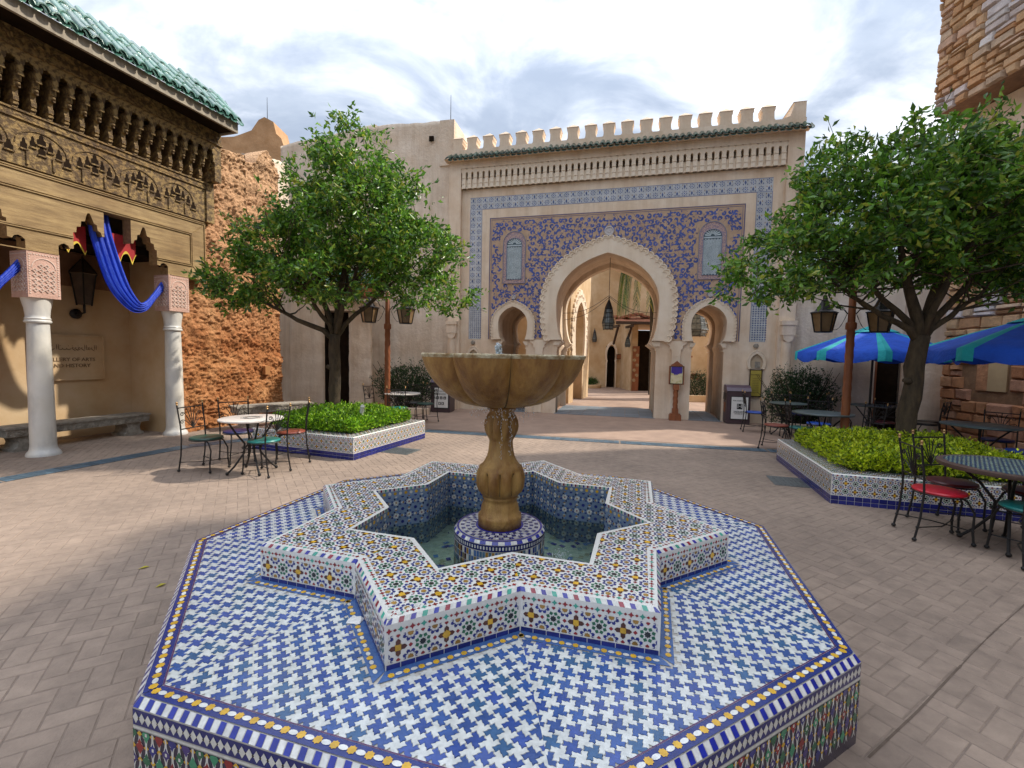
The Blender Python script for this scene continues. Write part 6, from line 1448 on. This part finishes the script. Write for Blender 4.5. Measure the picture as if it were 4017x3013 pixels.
# ------------------------------------------------------------------ bins, stand, plaques
def bin_(lab, x, y, rz, wide=.50, poster=1):
    b = thing('litter_bin', lab, 'bin', (x, y, 0), R(rz), 'brown litter bins'); h = 1.02
    m = MB(); m.box(-.28, .28, -.25, .25, .03, .86); m.box(-.26, .26, -.23, .23, 0, .03); bd = m.build('body', binM, b)
    m = MB(); pr = [(-.265, .86)]+[(-.265+.53*(t/8), .86+.15*sin(pi*t/8)**.6) for t in range(1, 8)]+[(.265, .86)]; m.M = Matrix.Rotation(pi/2, 4, 'Z'); m.prism([(x_, z) for x_, z in pr][::-1], -.29, .29); m.M = None; m.build('hood', mat('bin hood metal', (.10, .065, .095), (.08, .05, .075), 5, .4), b)
    m = MB(); m.box(-.292, -.282, -.15, .15, .62, .80); m.build('opening', black, b); m = MB(); m.box(-.285, -.2805, -.11, .11, .30, .55); m.build('side_motif', redwood, b)
    m = MB(); m.box(-.19 if poster else -.16, .24, -.262, -.2505, .13 if poster else .2, .73); fr_ = m.build('poster_frame', black, b); cx = .025
    m = MB(); m.box(-.17, .22, -.2655, -.2625, .15, .71); m.build('poster', white, fr_)
    text('FOR YOUR SAFETY', .040, (cx, -.267, .605), fr_, black, sx=.95)
    if poster == 1:
        m = MB(); m.box(-.04, .09, -.2675, -.2665, .40, .54); m.build('icon_square', black, fr_)
        m = MB()
        for s_ in (-1, 1): m.box(cx+s_*.04-.006, cx+s_*.04+.006, -.269, -.268, .43, .50); m.box(cx+s_*.04-.01, cx+s_*.04+.01, -.269, -.268, .505, .522); m.box(cx+min(0, s_*.024), cx+max(0, s_*.024), -.269, -.268, .472, .48)
        m.build('distance_icon', white, fr_)
        for i, tx in enumerate(('PLEASE KEEP A DISTANCE', 'OF 6 FEET BETWEEN YOU', 'AND OTHER PARTIES')): text(tx, .024, (cx, -.267, .335-i*.032), fr_, black)
    else:
        for i in range(3): m = MB(); x_ = cx-.105+i*.105; m.box(x_-.04, x_+.04, -.2675, -.2665, .39, .47); m.build('icon_square', black, fr_); m = MB(); m.box(x_-.02, x_+.02, -.269, -.268, .415, .435); m.build('icon_mark', white, fr_)
        for i in range(2): m = MB(); x_ = cx-.045+i*.09; m.box(x_-.035, x_+.035, -.2675, -.2665, .23, .31); m.build('icon_square', black, fr_); m = MB(); m.box(x_-.012, x_+.012, -.269, -.268, .245, .295); m.build('icon_mark', white, fr_)
        for i in range(2): text('PLEASE KEEP YOUR DISTANCE', .020, (cx, -.267, .545-i*.03), fr_, black)
bin_('brown litter bin with a white safety poster beside the small right arch', 5.86, 11.75, -14)
bin_('brown litter bin with an icon poster left of the fountain bowl', -1.98, 12.98, -8, poster=2)
sst = thing('sign_stand', 'carved wooden sign stand with a purple and cream poster before the gate pier', 'sign', (4.38, 12.05, 0), R(-14))
m = MB(); m.box(-.15, .15, -.12, .12, 0, .16); m.box(-.13, .13, -.10, .10, .16, .19); m.build('foot', redwood, sst)
m = MB(); n = 14; vs = []
for i in range(40):
    z = .19+i*.0195
    for k in range(n): a = 2*pi*k/n; r_ = .062*(1+.10*sin(3*a+z*40)); vs.append((r_*cos(a), r_*sin(a), z))
m.add(vs, [[i*n+k, i*n+(k+1) % n, (i+1)*n+(k+1) % n, (i+1)*n+k] for i in range(39) for k in range(n)]); m.box(-.075, .075, -.075, .075, .19, .33); m.box(-.075, .075, -.075, .075, .83, .97); m.build('twisted_post', redwood, sst, smooth=True)
m = MB(); m.prism([(.19, .97), (.19, 1.46), (.15, 1.47), (.14, 1.50), (.08, 1.53), (.05, 1.56), (.0, 1.60), (-.05, 1.56), (-.08, 1.53), (-.14, 1.50), (-.15, 1.47), (-.19, 1.46), (-.19, .97)], -.035, .035); bo_ = m.build('sign_board', redwood, sst)
m = MB(); m.box(-.155, .155, -.041, -.036, 1.0, 1.44); m.build('poster', mat('cream poster', (.70, .62, .40), (.55, .48, .22), 12, .6, sharp=(.45, .6)), bo_)
m = MB(); random.seed(3); pts = [(.14, 1.44), (-.14, 1.44)]+[(-.14+.28*t/16, 1.27+.05*random.random()-.06*sin(pi*t/16)) for t in range(17)]; m.prism(pts, -.0445, -.042); m.build('purple_print', mat('purple print', (.06, .03, .30), (.05, .025, .24), 6, .6), bo_)
m = MB(); mould(m, -.165, .165, .985, 1.455, -.036, .014, .012); m.build('sign_rim', black, bo_)
pq = thing('gold_plaque', 'tall narrow gold plaque in a dark frame below the right niche', 'plaque', gp(3.86, -.03), R(-14))
m = MB(); m.box(-.15, .15, -.02, .0, .70, 1.42); m.build('frame', doorw, pq); m = MB(); m.box(-.125, .125, -.026, -.0205, .73, 1.39); m.build('gold_face', goldpl, pq)
text('Tour of Morocco', .034, (0, -.027, 1.27), pq, black)
for i in range(9): text('the old gate and its courtyard' if i % 2 else 'of the city walls and gardens', .013, (0, -.027, 1.18-i*.045), pq, black)
for (x, y, z, lab) in ((-1.98, 13.97, 8.62, 'thin lightning rod on the pale parapet left of the gate'), (-8.6, 16.1, 9.6, 'thin lightning rod on the distant orange merlon')):
    m = MB(); m.tube([(0, 0, 0), (0, 0, .75)], [.012, .006], 5); tag(m.build('lightning_rod', iron, None, loc=(x, y, z)), lab, 'lightning rod')

# ------------------------------------------------------------------ courtyard seen through the arches
def cyard(name, lab, cat, mb, m_): return tag(mb.build(name, m_, None), lab, cat)
# ochre building with dark doorway, canopy and big wooden door
cb_ = thing('courtyard_building', 'ochre courtyard building seen through the main arch, with a canopy and dark doors', 'building', (0, 0, 0))
m = MB(); m.box(1.2, 5.15, 25.0, 26.5, 0, 9.5); m.box(5.72, 5.95, 25.0, 26.5, 0, 9.5); m.box(5.15, 5.72, 25.0, 26.5, 2.3, 9.5); m.build('back_wall', plasterY, cb_)
m = MB(); m.box(5.15, 5.72, 25.4, 25.5, 0, 2.3); m.build('dark_doorway', dark_recess, cb_)
da = [(x+5.435, z) for x, z in arch(.33, 1.85, 2.55, .27, 1.5, 10, 0, .285)]; di = [(x+5.435, z) for x, z in arch(.245, 1.8, 2.38, .20, 1.5, 10, 0, .23)]
holed('arch_surround', da+di[::-1], [], .12, plasterG, cb_, y=24.9)
m = MB(); m.box(5.95, 6.03, 22.7, 26.5, 0, 3.3); m.box(6.03, 6.25, 22.7, 22.9, 0, 3.3); m.box(5.95, 12, 22.9, 26.5, 3.3, 8); m.box(7.1, 12, 22.7, 23.1, 0, 3.4); m.build('front_wall', plasterY, cb_)
m = MB(); m.box(6.25, 7.1, 22.95, 23.0, 0, 3.05); m.build('door_opening', dark_recess, cb_)
m = MB(); m.box(6.0, 6.32, 22.60, 22.66, 0.02, 2.25); lf = m.build('open_door_leaf', redwood, cb_)
for k in range(7): m = MB(); m.M = Matrix.Translation((6.08+.14*(k % 2), 22.58, .55+.25*k)) @ Matrix.Rotation(pi/2, 4, 'X'); m.lathe([(.001, .02), (.07, .02), (.085, .0)], 12); m.build('hung_plate', mat('hung brass plate', (.40, .28, .15), (.3, .2, .1), 9, .4), lf)
m = MB(); m.add([(4.95, 21.9, 3.42), (8.2, 21.9, 3.42), (8.2, 23.0, 3.75), (5.1, 23.0, 3.75), (4.95, 21.9, 3.36), (8.2, 21.9, 3.36)], [(0, 1, 2, 3), (4, 5, 1, 0)]); m.box(4.95, 8.2, 21.88, 21.95, 3.28, 3.42, 1); m.build('canopy_roof', [mat('terracotta canopy', (.36, .14, .07), (.25, .09, .045), 8, .8), doorw], cb_)
m = MB()
random.seed(8)
for k in range(26): m.M = Matrix.Translation((5.05+k*.12, 22.3+random.random()*.3, 3.58+random.random()*.10+.18*math.exp(-((k-9)/4)**2))) @ Matrix.Rotation(random.random(), 4, 'Z'); m.box(-.07, .07, -.15, .15, -.05, .05)
o = m.build('canopy_tiles', mat('terracotta canopy', (.36, .14, .07)), cb_); o['kind'] = 'stuff'
for x in (5.1, 5.75):
    m = MB(); m.tube([(x, 22.95, 2.35), (x, 22.1, 3.15)], .06, 6); m.tube([(x-.02, 21.8, 3.2), (x-.02, 23.0, 3.2)], .08, 4); m.build('bracket', doorw, cb_)
m = MB(); m.box(5.70, 6.0, 24.9, 24.99, 1.58, 1.86); m.box(5.73, 5.97, 24.88, 24.901, 1.61, 1.83, 1); m.build('door_sign', [doorw, redwood], cb_)
m = MB(); m.box(3.5, 4.28, 24.93, 24.99, 2.6, 5.0); m.build('relief_panel', plasterY, cb_)
wl2 = thing('wall_lantern', 'small dark wall lantern on the ochre courtyard wall', 'lantern', (4.46, 24.8, 0)); lantern_mesh(wl2, .75, .13, z=2.5)
hl = thing('hanging_lantern', 'small red brown lantern under the courtyard canopy', 'lantern', (5.62, 22.2, 0)); lantern_mesh(hl, .6, .14, z=2.2, chain=.4)
bp_ = thing('courtyard_planter', 'low stone planter with a small round bush in the courtyard', 'planter', (4.15, 24.6, 0)); m = MB(); m.lathe([(.68, 0), (.72, .1), (.70, .2), (.6, .2), (.58, .12), (.001, .12)], 20, fn=lambda a, z: 1, caps=False); m.build('stone_rim', plasterY, bp_, smooth=True)
shrub('small round green bush in the low courtyard planter', 4.15, 24.6, .58, .4, .42, 2200, 41, .12, [(.04, .12, .02), (.06, .17, .03), (.03, .08, .015)], .06)
sw = MB(); sw.box(6.6, 12, 18.6, 19.0, 0, 4.6); o = cyard('courtyard_wall', 'ochre wall with exposed brick seen through the small right arch', 'wall', sw, plasterY)
random.seed(14)
for (bx, bz, nn_) in ((7.15, 2.1, 5), (7.1, 1.8, 3), (7.6, .95, 5)):
    for k in range(nn_): m = MB(); x = bx+random.uniform(-.2, .2); z = bz+random.uniform(-.14, .14); m.box(x-.12, x+.12, 18.575, 18.6, z-.035, z+.035); m.build('brick', mat('exposed brick', (.36, .13, .06), (.28, .09, .04), 7, .9), o)
shrub('dark hedge below the ochre wall seen through the small right arch', 7.5, 17.9, .8, .35, 1.05, 3200, 42, .1)
kerb('low ochre kerb in front of the hedge through the right arch', [(6.4, 17.4), (8.6, 17.2)], .26, .16, plasterY)
sl_ = thing('scalloped_side_arch', 'tall scalloped archway on the left side of the courtyard behind the main arch', 'archway', (2.55, 17.2, 0), R(68))
aw = arch(.75, 2.9, 3.9, .6, 1.75, 14, 0, .75); holed('arch_wall', wall_outline(-1.5, 1.6, 6.3, [(-.2, arch(.70, 2.7, 3.6, .58, 1.7, 12, 0, .68))]), [], .35, plasterY, sl_)
so2 = scal(arch(1.15, 2.7, 4.1, 1.0, 1.7, 14), 24, .09, 1.7); si2 = arch(.75, 2.7, 3.7, .62, 1.7, 12); holed('scallop_band', shift(so2+si2[::-1], -.2), [], .06, plasterG, sl_, y=-.06)
m = MB()
for k in range(12):
    a = -.3+k*.32; m.M = Matrix.Translation((-.2+.98*cos(a), -.07, 2.75+1.12*sin(a))) @ Matrix.Rotation(pi/2, 4, 'X') @ Matrix.Rotation(a, 4, 'Z'); m.tube([(.10*cos(t*pi/6-pi/2), .10*sin(t*pi/6-pi/2), 0) for t in range(7)], .018, 4)
m.build('scallop_ribs', plasterG, sl_)
m = MB(); m.prism([(0, 0), (0, 6.4), (.12, 6.4), (.12, 6.75), (.28, 6.75), (.28, 6.4), (.5, 6.4), (.5, 6.75), (.7, 6.75), (.7, 0)][::-1], 0, 1.2); m.box(-.06, .76, -.08, 1.2, 6.0, 6.1, 1); m.box(.15, .5, -.03, .0, 5.2, 5.7, 1); tag(m.build('small_turret', [plaster, mat('turret red wood', (.30, .08, .05))], None, loc=(5.62, 30.5, .4)), 'small crenellated turret with red wood trim glimpsed beyond the courtyard', 'turret')
pm = thing('palm_tree', 'palm with drooping fronds seen through the top of the main arch', 'palm', (5.0, 19.9, 0)); m = MB(); m.tube([(1.4, .6, 0), (1.3, .5, 3), (1.1, .3, 6.6)], [.2, .16, .15], 10); m.build('trunk', bark, pm, smooth=True)
random.seed(12)
for k in range(16):
    a = k*2*pi/16+random.uniform(-.1, .1) if k > 6 else pi+random.uniform(-.9, .6); L = random.uniform(2.2, 2.9); fr = MB(); rp = []
    for t in range(13): u = t/12; rp.append(Vector((1.1+L*.55*sin(u*1.5)*cos(a), .3+L*.55*sin(u*1.5)*sin(a), 6.6+.5*sin(u*2.2)-2.2*u*u*u*1.0-1.0*u*u)))
    fr.tube(rp, [.025*(1-t/14) for t in range(13)], 4, c=(.12, .14, .04), caps=False)
    for t in range(1, 13):
        for q in range(5):
            p = rp[t-1].lerp(rp[t], q/5); d = (rp[t]-rp[t-1]).normalized(); s0 = d.cross(Vector((0, 0, 1))); s0 = s0.normalized() if s0.length > .01 else Vector((1, 0, 0))
            for sx in (-1, 1): e = p+s0*sx*.16+d*.20+Vector((0, 0, -.25-.1*random.random())); fr.add([p-d*.03, p+d*.05, e+d*.02, e-d*.03], [(0, 1, 2, 3)], 0, jit((.045, .10, .018) if random.random() < .8 else (.30, .26, .03), .3))
    fr.build('frond', leafM, pm)
cwm = MB(); cwm.box(-4, 1.15, 17.5, 18.0, 0, 5.5); cyard('courtyard_wall', 'shaded wall behind the small left arch of the gate', 'wall', cwm, plasterY)
rw = MB(); rw.box(8.5, 14, 11.2, 11.9, 0, 4.2); cyard('rear_court_wall', 'plain pale wall closing the court behind the stone tower', 'wall', rw, plasterW)
